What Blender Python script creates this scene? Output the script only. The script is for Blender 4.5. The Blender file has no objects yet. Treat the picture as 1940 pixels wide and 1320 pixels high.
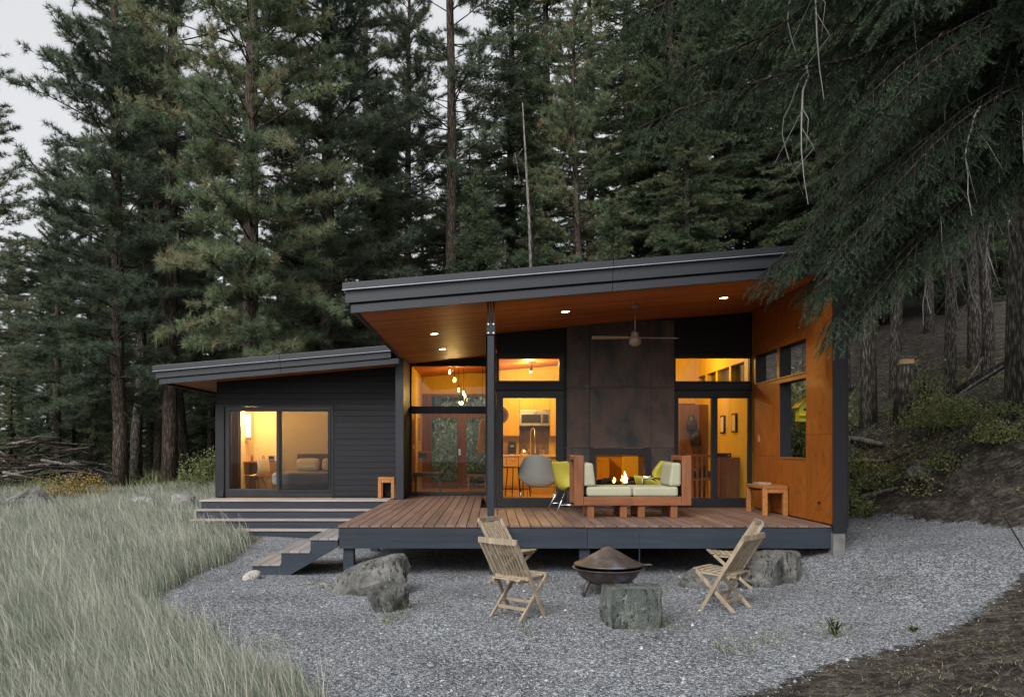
import bpy, math, random
import numpy as np
from mathutils import Vector, Matrix, noise as mnoise

S = bpy.context.scene
COL = S.collection
random.seed(7)
R = math.radians

# ------------------------------------------------------------------ camera
FPX, VX, VY, CAMZ = 1508.0, 930.0, 850.0, 1.72       # focal length and vanishing point in photo pixels (1940 wide)
cam_data = bpy.data.cameras.new('camera')
cam = bpy.data.objects.new('camera', cam_data)
COL.objects.link(cam)
cam.location = (0, 0, CAMZ)
cam.rotation_euler = (R(90), 0, 0)
cam_data.sensor_width = 36.0
cam_data.lens = FPX / 1940.0 * 36.0
cam_data.shift_x = (970.0 - VX) / 1940.0
cam_data.shift_y = (VY - 660.0) / 1940.0
cam_data.clip_end = 1000
S.camera = cam

# ------------------------------------------------------------------ world, sun, exposure
SUN_EL, SUN_AZ = R(38), R(205)                        # azimuth clockwise from +Y: behind the camera, to its left
world = bpy.data.worlds.new('World')
S.world = world
world.use_nodes = True
wn = world.node_tree
wn.nodes.clear()
sky = wn.nodes.new('ShaderNodeTexSky')
sky.sky_type = 'NISHITA'
sky.sun_disc = False
sky.sun_elevation = SUN_EL
sky.sun_rotation = SUN_AZ
sky.air_density = 1.0
sky.dust_density = 6.0
sky.ozone_density = 1.0
hs = wn.nodes.new('ShaderNodeHueSaturation')
hs.inputs['Saturation'].default_value = 0.16
ov = wn.nodes.new('ShaderNodeMix')                      # an even overcast veil over the clear-sky gradient
ov.data_type = 'RGBA'
ov.inputs[0].default_value = 0.65
ov.inputs[7].default_value = (2.9, 2.93, 3.02, 1)
bg = wn.nodes.new('ShaderNodeBackground')
bg.inputs['Strength'].default_value = 0.15
wo = wn.nodes.new('ShaderNodeOutputWorld')
wn.links.new(sky.outputs[0], hs.inputs['Color'])
wn.links.new(hs.outputs[0], ov.inputs[6])
wn.links.new(ov.outputs[2], bg.inputs['Color'])
wn.links.new(bg.outputs[0], wo.inputs['Surface'])

sun_data = bpy.data.lights.new('sun', 'SUN')
sun_data.energy = 1.5
sun_data.angle = R(26)
sun_data.color = (1.0, 0.97, 0.93)
sun = bpy.data.objects.new('sun', sun_data)
COL.objects.link(sun)
_d = Vector((math.sin(SUN_AZ) * math.cos(SUN_EL), math.cos(SUN_AZ) * math.cos(SUN_EL), math.sin(SUN_EL)))
sun.rotation_euler = _d.to_track_quat('Z', 'Y').to_euler()

S.view_settings.view_transform = 'Standard'
S.view_settings.look = 'None'
S.view_settings.exposure = 0.9
S.view_settings.gamma = 1.0
S.view_settings.use_curve_mapping = False
S.render.engine = 'CYCLES'
S.cycles.use_denoising = True
S.cycles.use_adaptive_sampling = True
S.cycles.adaptive_threshold = 0.025
S.cycles.max_bounces = 6
S.cycles.diffuse_bounces = 3
S.cycles.glossy_bounces = 2
S.cycles.transmission_bounces = 4
S.cycles.transparent_max_bounces = 12
S.cycles.sample_clamp_indirect = 4.0
S.cycles.caustics_reflective = False
S.cycles.caustics_refractive = False

def P(px, py, Y):
    """photo pixel + distance -> world point"""
    return Vector(((px - VX) * Y / FPX, Y, CAMZ + (VY - py) * Y / FPX))
def PX(px, Y): return (px - VX) * Y / FPX
def PZ(py, Y): return CAMZ + (VY - py) * Y / FPX

# ------------------------------------------------------------------ object helpers
def tag(o, label=None, cat=None, group=None, kind=None):
    if label: o['label'] = label
    if cat: o['category'] = cat
    if group: o['group'] = group
    if kind: o['kind'] = kind
    return o

def empty(name, loc=(0, 0, 0), rz=0, parent=None):
    o = bpy.data.objects.new(name, None)
    COL.objects.link(o)
    o.location = loc
    o.rotation_euler = (0, 0, rz)
    o.empty_display_size = 0.1
    if parent: o.parent = parent
    return o

def thing(name, label, cat, loc=(0, 0, 0), rz=0, group=None):
    return tag(empty(name, loc, rz), label, cat, group)

def link_mesh(name, me, mat=None, parent=None, loc=None, rot=None):
    o = bpy.data.objects.new(name, me)
    COL.objects.link(o)
    if mat is not None and len(me.materials) == 0: me.materials.append(mat)
    if parent: o.parent = parent
    if loc is not None: o.location = loc
    if rot is not None: o.rotation_euler = rot
    return o

class MB:
    """collects simple solids for one mesh"""
    def __init__(s): s.v = []; s.f = []
    def add(s, vs, fs):
        n = len(s.v); s.v += [tuple(p) for p in vs]
        s.f += [tuple(i + n for i in f) for f in fs]
        return s
    def box(s, x0, x1, y0, y1, z0, z1):
        vs = [(x, y, z) for z in (z0, z1) for y in (y0, y1) for x in (x0, x1)]
        return s.add(vs, [(0, 2, 3, 1), (4, 5, 7, 6), (0, 1, 5, 4), (2, 6, 7, 3), (0, 4, 6, 2), (1, 3, 7, 5)])
    def prism_y(s, poly, y0, y1):
        """polygon of (x,z), counter-clockwise seen from -Y, extruded along Y"""
        n = len(poly)
        vs = [(x, y0, z) for x, z in poly] + [(x, y1, z) for x, z in poly]
        fs = [tuple(range(n)), tuple(range(2 * n - 1, n - 1, -1))]
        fs += [(i, i + n, (i + 1) % n + n, (i + 1) % n) for i in range(n)]
        return s.add(vs, fs)
    def prism_x(s, poly, x0, x1):
        n = len(poly)
        vs = [(x0, y, z) for y, z in poly] + [(x1, y, z) for y, z in poly]
        fs = [tuple(range(n - 1, -1, -1)), tuple(range(n, 2 * n))]
        fs += [(i, (i + 1) % n, (i + 1) % n + n, i + n) for i in range(n)]
        return s.add(vs, fs)
    def prism_z(s, poly, z0, z1):
        n = len(poly)
        vs = [(x, y, z0) for x, y in poly] + [(x, y, z1) for x, y in poly]
        fs = [tuple(range(n - 1, -1, -1)), tuple(range(n, 2 * n))]
        fs += [(i, (i + 1) % n, (i + 1) % n + n, i + n) for i in range(n)]
        return s.add(vs, fs)
    def bar(s, a, b, w, h, up=(0, 0, 1)):
        """rectangular bar from a to b; w across, h along up"""
        a, b = Vector(a), Vector(b)
        d = (b - a).normalized()
        u = Vector(up)
        sd = d.cross(u)
        if sd.length < 1e-4: sd = d.cross(Vector((0, 1, 0)))
        sd.normalize()
        u = sd.cross(d).normalized()
        vs = [p + sd * (i * w / 2) + u * (j * h / 2) for p in (a, b) for j in (-1, 1) for i in (-1, 1)]
        return s.add(vs, [(0, 1, 3, 2), (4, 6, 7, 5), (0, 4, 5, 1), (2, 3, 7, 6), (0, 2, 6, 4), (1, 5, 7, 3)])
    def tube(s, pts, rad, n=8, cap=True):
        pts = [Vector(p) for p in pts]
        if not hasattr(rad, '__len__'): rad = [rad] * len(pts)
        rings = []
        prev = None
        vs = []
        for i, p in enumerate(pts):
            d = (pts[min(i + 1, len(pts) - 1)] - pts[max(i - 1, 0)]).normalized()
            if prev is None:
                a = d.orthogonal().normalized()
            else:
                a = (prev - d * prev.dot(d))
                a = a.normalized() if a.length > 1e-5 else d.orthogonal().normalized()
            prev = a
            b = d.cross(a)
            for k in range(n):
                t = 2 * math.pi * k / n
                vs.append(p + (a * math.cos(t) + b * math.sin(t)) * rad[i])
        fs = []
        for i in range(len(pts) - 1):
            for k in range(n):
                k2 = (k + 1) % n
                fs.append((i * n + k, i * n + k2, (i + 1) * n + k2, (i + 1) * n + k))
        if cap:
            fs.append(tuple(range(n - 1, -1, -1)))
            m = (len(pts) - 1) * n
            fs.append(tuple(range(m, m + n)))
        return s.add(vs, fs)
    def lathe(s, prof, n=32, c=(0, 0, 0)):
        """profile of (r,z) turned round the z axis at c"""
        vs = [(c[0] + r * math.cos(2 * math.pi * k / n), c[1] + r * math.sin(2 * math.pi * k / n), c[2] + z)
              for r, z in prof for k in range(n)]
        fs = []
        for i in range(len(prof) - 1):
            for k in range(n):
                k2 = (k + 1) % n
                fs.append((i * n + k, i * n + k2, (i + 1) * n + k2, (i + 1) * n + k))
        return s.add(vs, fs)
    def grid(s, fn, nu, nv):
        vs = [fn(i / nu, j / nv) for j in range(nv + 1) for i in range(nu + 1)]
        fs = [(j * (nu + 1) + i, j * (nu + 1) + i + 1, (j + 1) * (nu + 1) + i + 1, (j + 1) * (nu + 1) + i)
              for j in range(nv) for i in range(nu)]
        return s.add(vs, fs)
    def mesh(s, name, mat=None, smooth=False):
        me = bpy.data.meshes.new(name)
        me.from_pydata(s.v, [], s.f)
        if mat is not None: me.materials.append(mat)
        if smooth:
            me.shade_smooth()
        me.update()
        return me
    def build(s, name, mat, parent=None, smooth=False, bevel=0, loc=None, rot=None, solid=0, sub=0):
        o = link_mesh(name, s.mesh(name, mat, smooth), None, parent, loc, rot)
        if solid:
            m = o.modifiers.new('solid', 'SOLIDIFY'); m.thickness = solid; m.offset = 0
        if sub:
            m = o.modifiers.new('sub', 'SUBSURF'); m.levels = sub; m.render_levels = sub
        if bevel:
            m = o.modifiers.new('bevel', 'BEVEL'); m.width = bevel; m.segments = 2; m.limit_method = 'ANGLE'
            m.angle_limit = R(50)
        return o

def bx(name, mat, parent, x0, x1, y0, y1, z0, z1, bevel=0):
    """a box with its own origin at its centre"""
    c = ((x0 + x1) / 2, (y0 + y1) / 2, (z0 + z1) / 2)
    m = MB().box(x0 - c[0], x1 - c[0], y0 - c[1], y1 - c[1], z0 - c[2], z1 - c[2])
    return m.build(name, mat, parent, bevel=bevel, loc=c)

def copy_tree(o, parent=None):
    c = o.copy(); COL.objects.link(c)
    c.parent = parent
    for ch in list(o.children): copy_tree(ch, c)
    return c

def np_mesh(name, verts, tris, mat, tint=None, smooth=False):
    """triangle mesh from arrays, with an optional per-vertex colour attribute 'tint'"""
    verts = np.asarray(verts, dtype=np.float32); tris = np.asarray(tris, dtype=np.int32)
    me = bpy.data.meshes.new(name)
    me.vertices.add(len(verts)); me.vertices.foreach_set('co', verts.ravel())
    me.loops.add(len(tris) * 3); me.loops.foreach_set('vertex_index', tris.ravel())
    me.polygons.add(len(tris))
    me.polygons.foreach_set('loop_start', np.arange(0, len(tris) * 3, 3, dtype=np.int32))
    if tint is not None:
        a = me.attributes.new('tint', 'FLOAT', 'POINT')
        a.data.foreach_set('value', np.asarray(tint, dtype=np.float32))
    me.materials.append(mat)
    me.update(calc_edges=True)
    if smooth: me.shade_smooth()
    return me

# ------------------------------------------------------------------ materials
def nd(nt, typ, **kw):
    n = nt.nodes.new(typ)
    for k, v in kw.items():
        if k in n.inputs: n.inputs[k].default_value = v
        else: setattr(n, k, v)
    return n

def base(name, rough=0.6, spec=0.3, metal=0.0, col=(0.5, 0.5, 0.5)):
    m = bpy.data.materials.new(name); m.use_nodes = True
    nt = m.node_tree
    b = nt.nodes['Principled BSDF']
    b.inputs['Base Color'].default_value = (*col, 1)
    b.inputs['Roughness'].default_value = rough
    b.inputs['Specular IOR Level'].default_value = spec
    b.inputs['Metallic'].default_value = metal
    return m, nt, b

def ramp(nt, fac, stops, interp='LINEAR'):
    r = nt.nodes.new('ShaderNodeValToRGB')
    r.color_ramp.interpolation = interp
    e = r.color_ramp.elements
    while len(e) < len(stops): e.new(0.5)
    for i, (p, c) in enumerate(stops):
        e[i].position = p; e[i].color = (*c, 1)
    nt.links.new(fac, r.inputs[0])
    return r.outputs[0]

def coords(nt, scale=(1, 1, 1), space='Object', rnd=0.0):
    tc = nt.nodes.new('ShaderNodeTexCoord')
    mp = nt.nodes.new('ShaderNodeMapping')
    mp.inputs['Scale'].default_value = scale
    nt.links.new(tc.outputs[space], mp.inputs[0])
    if rnd:
        oi = nt.nodes.new('ShaderNodeObjectInfo')
        mu = nt.nodes.new('ShaderNodeMath'); mu.operation = 'MULTIPLY'; mu.inputs[1].default_value = rnd
        nt.links.new(oi.outputs['Random'], mu.inputs[0])
        cb = nt.nodes.new('ShaderNodeCombineXYZ')
        for k in range(3): nt.links.new(mu.outputs[0], cb.inputs[k])
        nt.links.new(cb.outputs[0], mp.inputs['Location'])
    return mp.outputs[0]

def noise(nt, vec, scale, detail=4, rough=0.55):
    n = nt.nodes.new('ShaderNodeTexNoise')
    n.inputs['Scale'].default_value = scale
    n.inputs['Detail'].default_value = detail
    n.inputs['Roughness'].default_value = rough
    nt.links.new(vec, n.inputs['Vector'])
    return n.outputs['Fac']

def mixc(nt, fac, a, b, typ='MIX'):
    m = nt.nodes.new('ShaderNodeMix'); m.data_type = 'RGBA'; m.blend_type = typ
    for sock, v in ((m.inputs[0], fac), (m.inputs[6], a), (m.inputs[7], b)):
        if isinstance(v, (int, float)): sock.default_value = v
        elif isinstance(v, tuple): sock.default_value = (*v, 1)
        else: nt.links.new(v, sock)
    return m.outputs[2]

def mth(nt, op, a, b=None):
    m = nt.nodes.new('ShaderNodeMath'); m.operation = op
    for k, v in ((0, a), (1, b)):
        if v is None: continue
        if isinstance(v, (int, float)): m.inputs[k].default_value = v
        else: nt.links.new(v, m.inputs[k])
    return m.outputs[0]

def bump(nt, b, h, strength=0.3, dist=0.01):
    n = nt.nodes.new('ShaderNodeBump')
    n.inputs['Strength'].default_value = strength; n.inputs['Distance'].default_value = dist
    nt.links.new(h, n.inputs['Height']); nt.links.new(n.outputs[0], b.inputs['Normal'])

def wood(name, dark, light, grain=(1.5, 30, 30), rough=0.6, vary=0.35, spec=0.25, bumps=0.15, planks=None, knots=False, rings=0.0):
    """streaky wood; grain = scale per axis, low along the grain; planks = (axis, width) for seams"""
    m, nt, b = base(name, rough, spec)
    v = coords(nt, grain, 'Object', 13.0)
    f = noise(nt, v, 1.0, 5, 0.6)
    v2 = coords(nt, tuple(g * 0.28 for g in grain), 'Object', 29.0)
    f2 = noise(nt, v2, 1.0, 3, 0.5)
    f = mth(nt, 'ADD', mth(nt, 'MULTIPLY', f, 0.6), mth(nt, 'MULTIPLY', f2, 0.4))
    c = ramp(nt, f, [(0.33, dark), (0.66, light)])
    oi = nt.nodes.new('ShaderNodeObjectInfo')
    val = mth(nt, 'ADD', mth(nt, 'MULTIPLY', oi.outputs['Random'], vary), 1.0 - vary / 2)
    if planks:
        ax, w, offs = planks
        tc = nt.nodes.new('ShaderNodeTexCoord'); sp = nt.nodes.new('ShaderNodeSeparateXYZ')
        nt.links.new(tc.outputs['Object'], sp.inputs[0])
        u = mth(nt, 'DIVIDE', sp.outputs[ax], w)
        idx = mth(nt, 'FLOOR', u)
        wn_ = nt.nodes.new('ShaderNodeTexWhiteNoise'); wn_.noise_dimensions = '1D'
        nt.links.new(idx, wn_.inputs['W'])
        val = mth(nt, 'ADD', mth(nt, 'MULTIPLY', wn_.outputs['Value'], offs), 1 - offs / 2)
        fr = mth(nt, 'ABSOLUTE', mth(nt, 'SUBTRACT', mth(nt, 'FRACT', u), 0.5))
        seam = mth(nt, 'LESS_THAN', fr, 0.47)
        bump(nt, b, seam, 0.6, 0.006)
    c = mixc(nt, 1.0, c, val, 'MULTIPLY')
    if knots:
        kv = coords(nt, tuple(g * 0.5 if g < 10 else g * 0.12 for g in grain), 'Object', 7.0)
        vo = nt.nodes.new('ShaderNodeTexVoronoi'); vo.inputs['Scale'].default_value = 1.2
        nt.links.new(kv, vo.inputs['Vector'])
        k = ramp(nt, vo.outputs['Distance'], [(0.02, (1, 1, 1)), (0.09, (0, 0, 0))])
        c = mixc(nt, k, c, tuple(x * 0.35 for x in dark))
    if rings:                                        # wavy rotary-cut figure of plywood
        rv = coords(nt, (1, 1.1, 0.45), 'Object', 41.0)
        rf = mth(nt, 'FRACT', mth(nt, 'MULTIPLY', noise(nt, rv, 1.3, 2, 0.45), 16.0))
        rr_ = ramp(nt, rf, [(0.0, (1 - rings,) * 3), (0.25, (1, 1, 1)), (0.8, (1, 1, 1)), (1.0, (1 - rings,) * 3)])
        c = mixc(nt, 1.0, c, rr_, 'MULTIPLY')
    nt.links.new(c, b.inputs['Base Color'])
    if not planks and bumps: bump(nt, b, f, bumps, 0.004)
    return m

def plain(name, col, rough=0.5, spec=0.3, metal=0.0, var=0.12, scale=6.0, bumps=0.0, bscale=60.0):
    m, nt, b = base(name, rough, spec, metal)
    v = coords(nt, (1, 1, 1), 'Object', 11.0)
    f = noise(nt, v, scale, 5)
    c = ramp(nt, f, [(0.3, tuple(x * (1 - var) for x in col)), (0.7, tuple(min(1, x * (1 + var)) for x in col))])
    nt.links.new(c, b.inputs['Base Color'])
    rr = mth(nt, 'ADD', mth(nt, 'MULTIPLY', f, 0.2), rough - 0.1)
    nt.links.new(rr, b.inputs['Roughness'])
    if bumps: bump(nt, b, noise(nt, v, bscale, 4), bumps, 0.004)
    return m

def emit(name, col, strength):
    m = bpy.data.materials.new(name); m.use_nodes = True
    nt = m.node_tree; nt.nodes.clear()
    e = nd(nt, 'ShaderNodeEmission'); e.inputs[0].default_value = (*col, 1); e.inputs[1].default_value = strength
    o = nd(nt, 'ShaderNodeOutputMaterial'); nt.links.new(e.outputs[0], o.inputs[0])
    return m

def pane_mat(name, tint=(0.96, 0.97, 0.96), veil=0.0, veil_col=(0.05, 0.05, 0.05)):
    """thin window glass: clear with a fresnel reflection; veil = share of opaque mesh (insect screen)"""
    m = bpy.data.materials.new(name); m.use_nodes = True
    nt = m.node_tree; nt.nodes.clear()
    t = nd(nt, 'ShaderNodeBsdfTransparent'); t.inputs[0].default_value = (*tint, 1)
    g = nd(nt, 'ShaderNodeBsdfGlossy'); g.inputs['Roughness'].default_value = 0.01
    lw = nd(nt, 'ShaderNodeFresnel'); lw.inputs['IOR'].default_value = 1.45
    mx = nd(nt, 'ShaderNodeMixShader')
    nt.links.new(mth(nt, 'MULTIPLY', lw.outputs[0], 0.7), mx.inputs[0]); nt.links.new(t.outputs[0], mx.inputs[1]); nt.links.new(g.outputs[0], mx.inputs[2])
    out = mx.outputs[0]
    if veil:
        d = nd(nt, 'ShaderNodeBsdfDiffuse'); d.inputs[0].default_value = (*veil_col, 1)
        m2 = nd(nt, 'ShaderNodeMixShader'); m2.inputs[0].default_value = veil
        nt.links.new(out, m2.inputs[1]); nt.links.new(d.outputs[0], m2.inputs[2]); out = m2.outputs[0]
    o = nd(nt, 'ShaderNodeOutputMaterial'); nt.links.new(out, o.inputs[0])
    return m

def leafy(name, stops, transl=0.25, rough=0.7):
    """foliage: colour by the 'tint' attribute, a little light let through"""
    m = bpy.data.materials.new(name); m.use_nodes = True
    nt = m.node_tree; nt.nodes.clear()
    at = nd(nt, 'ShaderNodeAttribute'); at.attribute_name = 'tint'
    oi = nd(nt, 'ShaderNodeObjectInfo')
    f = mth(nt, 'ADD', at.outputs['Fac'], mth(nt, 'MULTIPLY', mth(nt, 'SUBTRACT', oi.outputs['Random'], 0.5), 0.22))
    c = ramp(nt, f, stops)
    p = nd(nt, 'ShaderNodeBsdfPrincipled'); p.inputs['Roughness'].default_value = rough
    p.inputs['Specular IOR Level'].default_value = 0.2
    nt.links.new(c, p.inputs['Base Color'])
    t = nd(nt, 'ShaderNodeBsdfTranslucent'); nt.links.new(c, t.inputs[0])
    mx = nd(nt, 'ShaderNodeMixShader'); mx.inputs[0].default_value = transl
    nt.links.new(p.outputs[0], mx.inputs[1]); nt.links.new(t.outputs[0], mx.inputs[2])
    o = nd(nt, 'ShaderNodeOutputMaterial'); nt.links.new(mx.outputs[0], o.inputs[0])
    return m

M = {}
M['siding'] = wood('siding', (0.0055, 0.006, 0.008), (0.012, 0.013, 0.017), (2, 40, 40), 0.62, 0.4, 0.3, 0.25)
M['dark_trim'] = plain('dark_trim', (0.009, 0.010, 0.014), 0.5, 0.35)
M['door_metal'] = plain('door_metal', (0.010, 0.011, 0.015), 0.42, 0.4)
M['fascia'] = plain('fascia', (0.013, 0.0155, 0.022), 0.42, 0.45, 0.0, 0.1, 1.5)
M['flashing'] = plain('flashing', (0.018, 0.020, 0.025), 0.38, 0.5, 0.2, 0.1, 1.5)
M['bright_lip'] = plain('bright_lip', (0.36, 0.39, 0.44), 0.3, 0.5, 0.6, 0.1, 1.5)
M['roofing'] = plain('roofing', (0.06, 0.065, 0.075), 0.6)
M['cedar'] = wood('cedar', (0.30, 0.080, 0.016), (0.54, 0.162, 0.034), (1.2, 26, 26), 0.5, 0.0, 0.3, 0.1, planks=('Y', 0.14, 0.42))
M['ply'] = wood('ply', (0.225, 0.062, 0.007), (0.35, 0.105, 0.012), (5, 2.2, 1.1), 0.5, 0.12, 0.3, 0.05, rings=0.28)
M['ply_in'] = wood('ply_in', (0.58, 0.39, 0.035), (0.70, 0.49, 0.06), (6, 3, 1.0), 0.5, 0.1, 0.3, 0.03)
M['plaster'] = plain('plaster', (0.72, 0.60, 0.38), 0.7, 0.2, 0, 0.04)
M['ceiling_in'] = M['cedar']
M['floor_in'] = wood('floor_in', (0.32, 0.17, 0.05), (0.44, 0.25, 0.08), (1.5, 20, 20), 0.35, 0.1, 0.4, 0.03)
M['deck'] = wood('deck', (0.088, 0.054, 0.042), (0.19, 0.124, 0.101), (30, 1.6, 30), 0.62, 0.40, 0.3, 0.3)
M['deck_x'] = wood('deck_x', (0.13, 0.085, 0.07), (0.25, 0.175, 0.145), (1.6, 30, 30), 0.62, 0.35, 0.3, 0.3)
M['blue_stain'] = wood('blue_stain', (0.010, 0.0155, 0.024), (0.024, 0.032, 0.045), (1.4, 22, 22), 0.55, 0.3, 0.35, 0.3, knots=True)
M['blue_stain_y'] = wood('blue_stain_y', (0.015, 0.022, 0.036), (0.034, 0.045, 0.066), (22, 1.4, 22), 0.55, 0.3, 0.35, 0.3)
M['deck_grey'] = wood('deck_grey', (0.145, 0.135, 0.133), (0.27, 0.25, 0.245), (30, 1.6, 30), 0.62, 0.35, 0.3, 0.3)
M['deck_grey_x'] = wood('deck_grey_x', (0.21, 0.18, 0.165), (0.38, 0.335, 0.31), (1.6, 30, 30), 0.62, 0.35, 0.3, 0.3)
M['steel_dark'] = plain('steel_dark', (0.03, 0.033, 0.04), 0.4, 0.5, 0.5)
M['chrome'] = plain('chrome', (0.72, 0.72, 0.74), 0.2, 0.5, 1.0, 0.05)
M['stainless'] = plain('stainless', (0.6, 0.58, 0.55), 0.3, 0.5, 1.0, 0.08)
M['glass'] = pane_mat('glass')
M['screen'] = pane_mat('screen', (0.96, 0.97, 0.96), 0.42, (0.03, 0.03, 0.035))
M['concrete'] = plain('concrete', (0.13, 0.13, 0.128), 0.85, 0.2, 0, 0.25, 8, 0.5, 90)
M['black'] = plain('black', (0.012, 0.012, 0.013), 0.45, 0.4)
M['redwood'] = wood('redwood', (0.11, 0.040, 0.017), (0.23, 0.088, 0.036), (3, 30, 30), 0.5, 0.25, 0.35, 0.2)
M['redwood_z'] = wood('redwood_z', (0.11, 0.040, 0.017), (0.23, 0.088, 0.036), (30, 30, 3), 0.5, 0.25, 0.35, 0.2)
M['benchwood'] = wood('benchwood', (0.22, 0.085, 0.025), (0.38, 0.165, 0.05), (25, 3, 25), 0.5, 0.25, 0.35, 0.1)
M['cushion'] = plain('cushion', (0.33, 0.33, 0.24), 0.9, 0.1, 0, 0.07, 3, 0.5, 240)
M['yellow_shell'] = plain('yellow_shell', (0.36, 0.31, 0.04), 0.55, 0.3, 0, 0.06, 3)
M['grey_fabric'] = plain('grey_fabric', (0.74, 0.74, 0.72), 0.9, 0.1, 0, 0.06, 4, 0.3, 200)
M['teak'] = wood('teak', (0.17, 0.13, 0.088), (0.345, 0.285, 0.21), (30, 30, 4), 0.7, 0.3, 0.2, 0.2)
M['cabinet'] = wood('cabinet', (0.60, 0.39, 0.035), (0.72, 0.48, 0.06), (8, 8, 1.5), 0.4, 0.1, 0.35, 0.02)
M['walnut'] = wood('walnut', (0.10, 0.05, 0.024), (0.19, 0.10, 0.045), (12, 12, 1.5), 0.5, 0.2, 0.3, 0.05)
M['bulb'] = emit('bulb', (1.0, 0.62, 0.25), 22.0)
M['downlight'] = emit('downlight', (1.0, 0.72, 0.42), 14.0)
M['lampshade'] = emit('lampshade', (1.0, 0.72, 0.34), 2.2)

def rust_mat():
    m, nt, b = base('rusted_steel', 0.55, 0.4, 0.3)
    v = coords(nt, (1, 1, 0.6), 'Object', 9.0)
    f = noise(nt, v, 3.0, 8, 0.65)
    c = ramp(nt, f, [(0.36, (0.034, 0.037, 0.040)), (0.48, (0.070, 0.060, 0.057)), (0.58, (0.105, 0.066, 0.056)), (0.68, (0.085, 0.094, 0.094))])
    nt.links.new(c, b.inputs['Base Color'])
    rr = mth(nt, 'ADD', mth(nt, 'MULTIPLY', noise(nt, v, 9, 5), 0.35), 0.35)
    nt.links.new(rr, b.inputs['Roughness'])
    bump(nt, b, noise(nt, v, 14, 5), 0.15, 0.004)
    return m
M['rusted_steel'] = rust_mat()

def firepit_mat():
    m, nt, b = base('firepit_steel', 0.5, 0.4, 0.45)
    v = coords(nt, (1, 1, 1), 'Object')
    f = noise(nt, v, 4.0, 8, 0.62)
    c = ramp(nt, f, [(0.34, (0.035, 0.033, 0.037)), (0.47, (0.075, 0.060, 0.055)), (0.56, (0.11, 0.088, 0.078)), (0.64, (0.13, 0.16, 0.22))])
    nt.links.new(c, b.inputs['Base Color'])
    bump(nt, b, noise(nt, v, 40, 4), 0.2, 0.003)
    return m
M['firepit'] = firepit_mat()

def rock_mat(name, c1, c2, c3, sc=3.0):
    m, nt, b = base(name, 0.88, 0.15)
    v = coords(nt, (1, 1, 1), 'Object', 17.0)
    f = noise(nt, v, sc, 9, 0.68)
    c = ramp(nt, f, [(0.3, c1), (0.5, c2), (0.68, c3)])
    v2 = coords(nt, (2.6, .6, .8), 'Object', 23.0)
    g = noise(nt, v2, sc * 4, 6, 0.7)
    c = mixc(nt, ramp(nt, g, [(0.40, (.9, .9, .9)), (0.45, (0, 0, 0))]), c, tuple(x * 0.5 for x in c1))
    lich = noise(nt, v, sc * 7, 5, 0.7)
    c = mixc(nt, ramp(nt, lich, [(0.60, (0, 0, 0)), (0.68, (0.6, 0.6, 0.6))]), c, tuple(min(1, x * 1.35) for x in c3))
    nt.links.new(c, b.inputs['Base Color'])
    h = mth(nt, 'ADD', mth(nt, 'MULTIPLY', g, 1.2), noise(nt, v, sc * 16, 6, 0.7))
    bump(nt, b, h, 1.0, 0.035)
    return m
M['rock'] = rock_mat('rock', (0.045, 0.046, 0.044), (0.15, 0.151, 0.144), (0.33, 0.328, 0.305))
M['rock_green'] = rock_mat('rock_green', (0.045, 0.053, 0.048), (0.125, 0.140, 0.130), (0.27, 0.285, 0.265))
M['rock_pale'] = rock_mat('rock_pale', (0.15, 0.147, 0.138), (0.26, 0.255, 0.24), (0.38, 0.372, 0.35))
M['pebble'] = rock_mat('pebble', (0.40, 0.38, 0.34), (0.48, 0.46, 0.42), (0.55, 0.53, 0.48), 2.0)

def bark_mat(name, c1, c2, c3):
    m, nt, b = base(name, 0.9, 0.1)
    v = coords(nt, (1, 1, 0.24), 'Object', 31.0)
    vo = nt.nodes.new('ShaderNodeTexVoronoi'); vo.inputs['Scale'].default_value = 19.0
    vo.feature = 'F1'
    nt.links.new(v, vo.inputs['Vector'])
    f = noise(nt, v, 14.0, 8, 0.75)
    h = mth(nt, 'ADD', mth(nt, 'MULTIPLY', vo.outputs['Distance'], -0.8), f)
    c = ramp(nt, h, [(-0.0, c1), (0.25, c2), (0.5, c3)])
    nt.links.new(c, b.inputs['Base Color'])
    bump(nt, b, h, 1.0, 0.05)
    return m
M['bark'] = bark_mat('bark', (0.045, 0.036, 0.031), (0.10, 0.078, 0.064), (0.19, 0.14, 0.11))
M['bark_grey'] = bark_mat('bark_grey', (0.05, 0.045, 0.04), (0.15, 0.137, 0.12), (0.32, 0.295, 0.26))
M['bark_dark'] = bark_mat('bark_dark', (0.022, 0.019, 0.017), (0.05, 0.042, 0.036), (0.10, 0.082, 0.07))
M['dead_wood'] = bark_mat('dead_wood', (0.13, 0.12, 0.11), (0.24, 0.225, 0.205), (0.34, 0.32, 0.295))
M['pale_twig'] = plain('pale_twig', (0.20, 0.195, 0.19), 0.8, 0.2)
M['cut_wood'] = plain('cut_wood', (0.46, 0.34, 0.20), 0.8, 0.1)
M['needle_pine'] = leafy('needle_pine', [(0.0, (0.085, 0.118, 0.070)), (0.45, (0.155, 0.205, 0.120)), (0.8, (0.235, 0.285, 0.165)), (0.97, (0.28, 0.21, 0.12))], 0.4)
M['needle_pine_dark'] = leafy('needle_pine_dark', [(0.0, (0.070, 0.098, 0.070)), (0.5, (0.128, 0.168, 0.115)), (0.85, (0.19, 0.225, 0.145)), (1.0, (0.22, 0.17, 0.11))], 0.4)
M['needle_fir'] = leafy('needle_fir', [(0.0, (0.046, 0.070, 0.042)), (0.5, (0.092, 0.126, 0.072)), (0.9, (0.155, 0.185, 0.098)), (1.0, (0.24, 0.15, 0.07))], 0.4)
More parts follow.
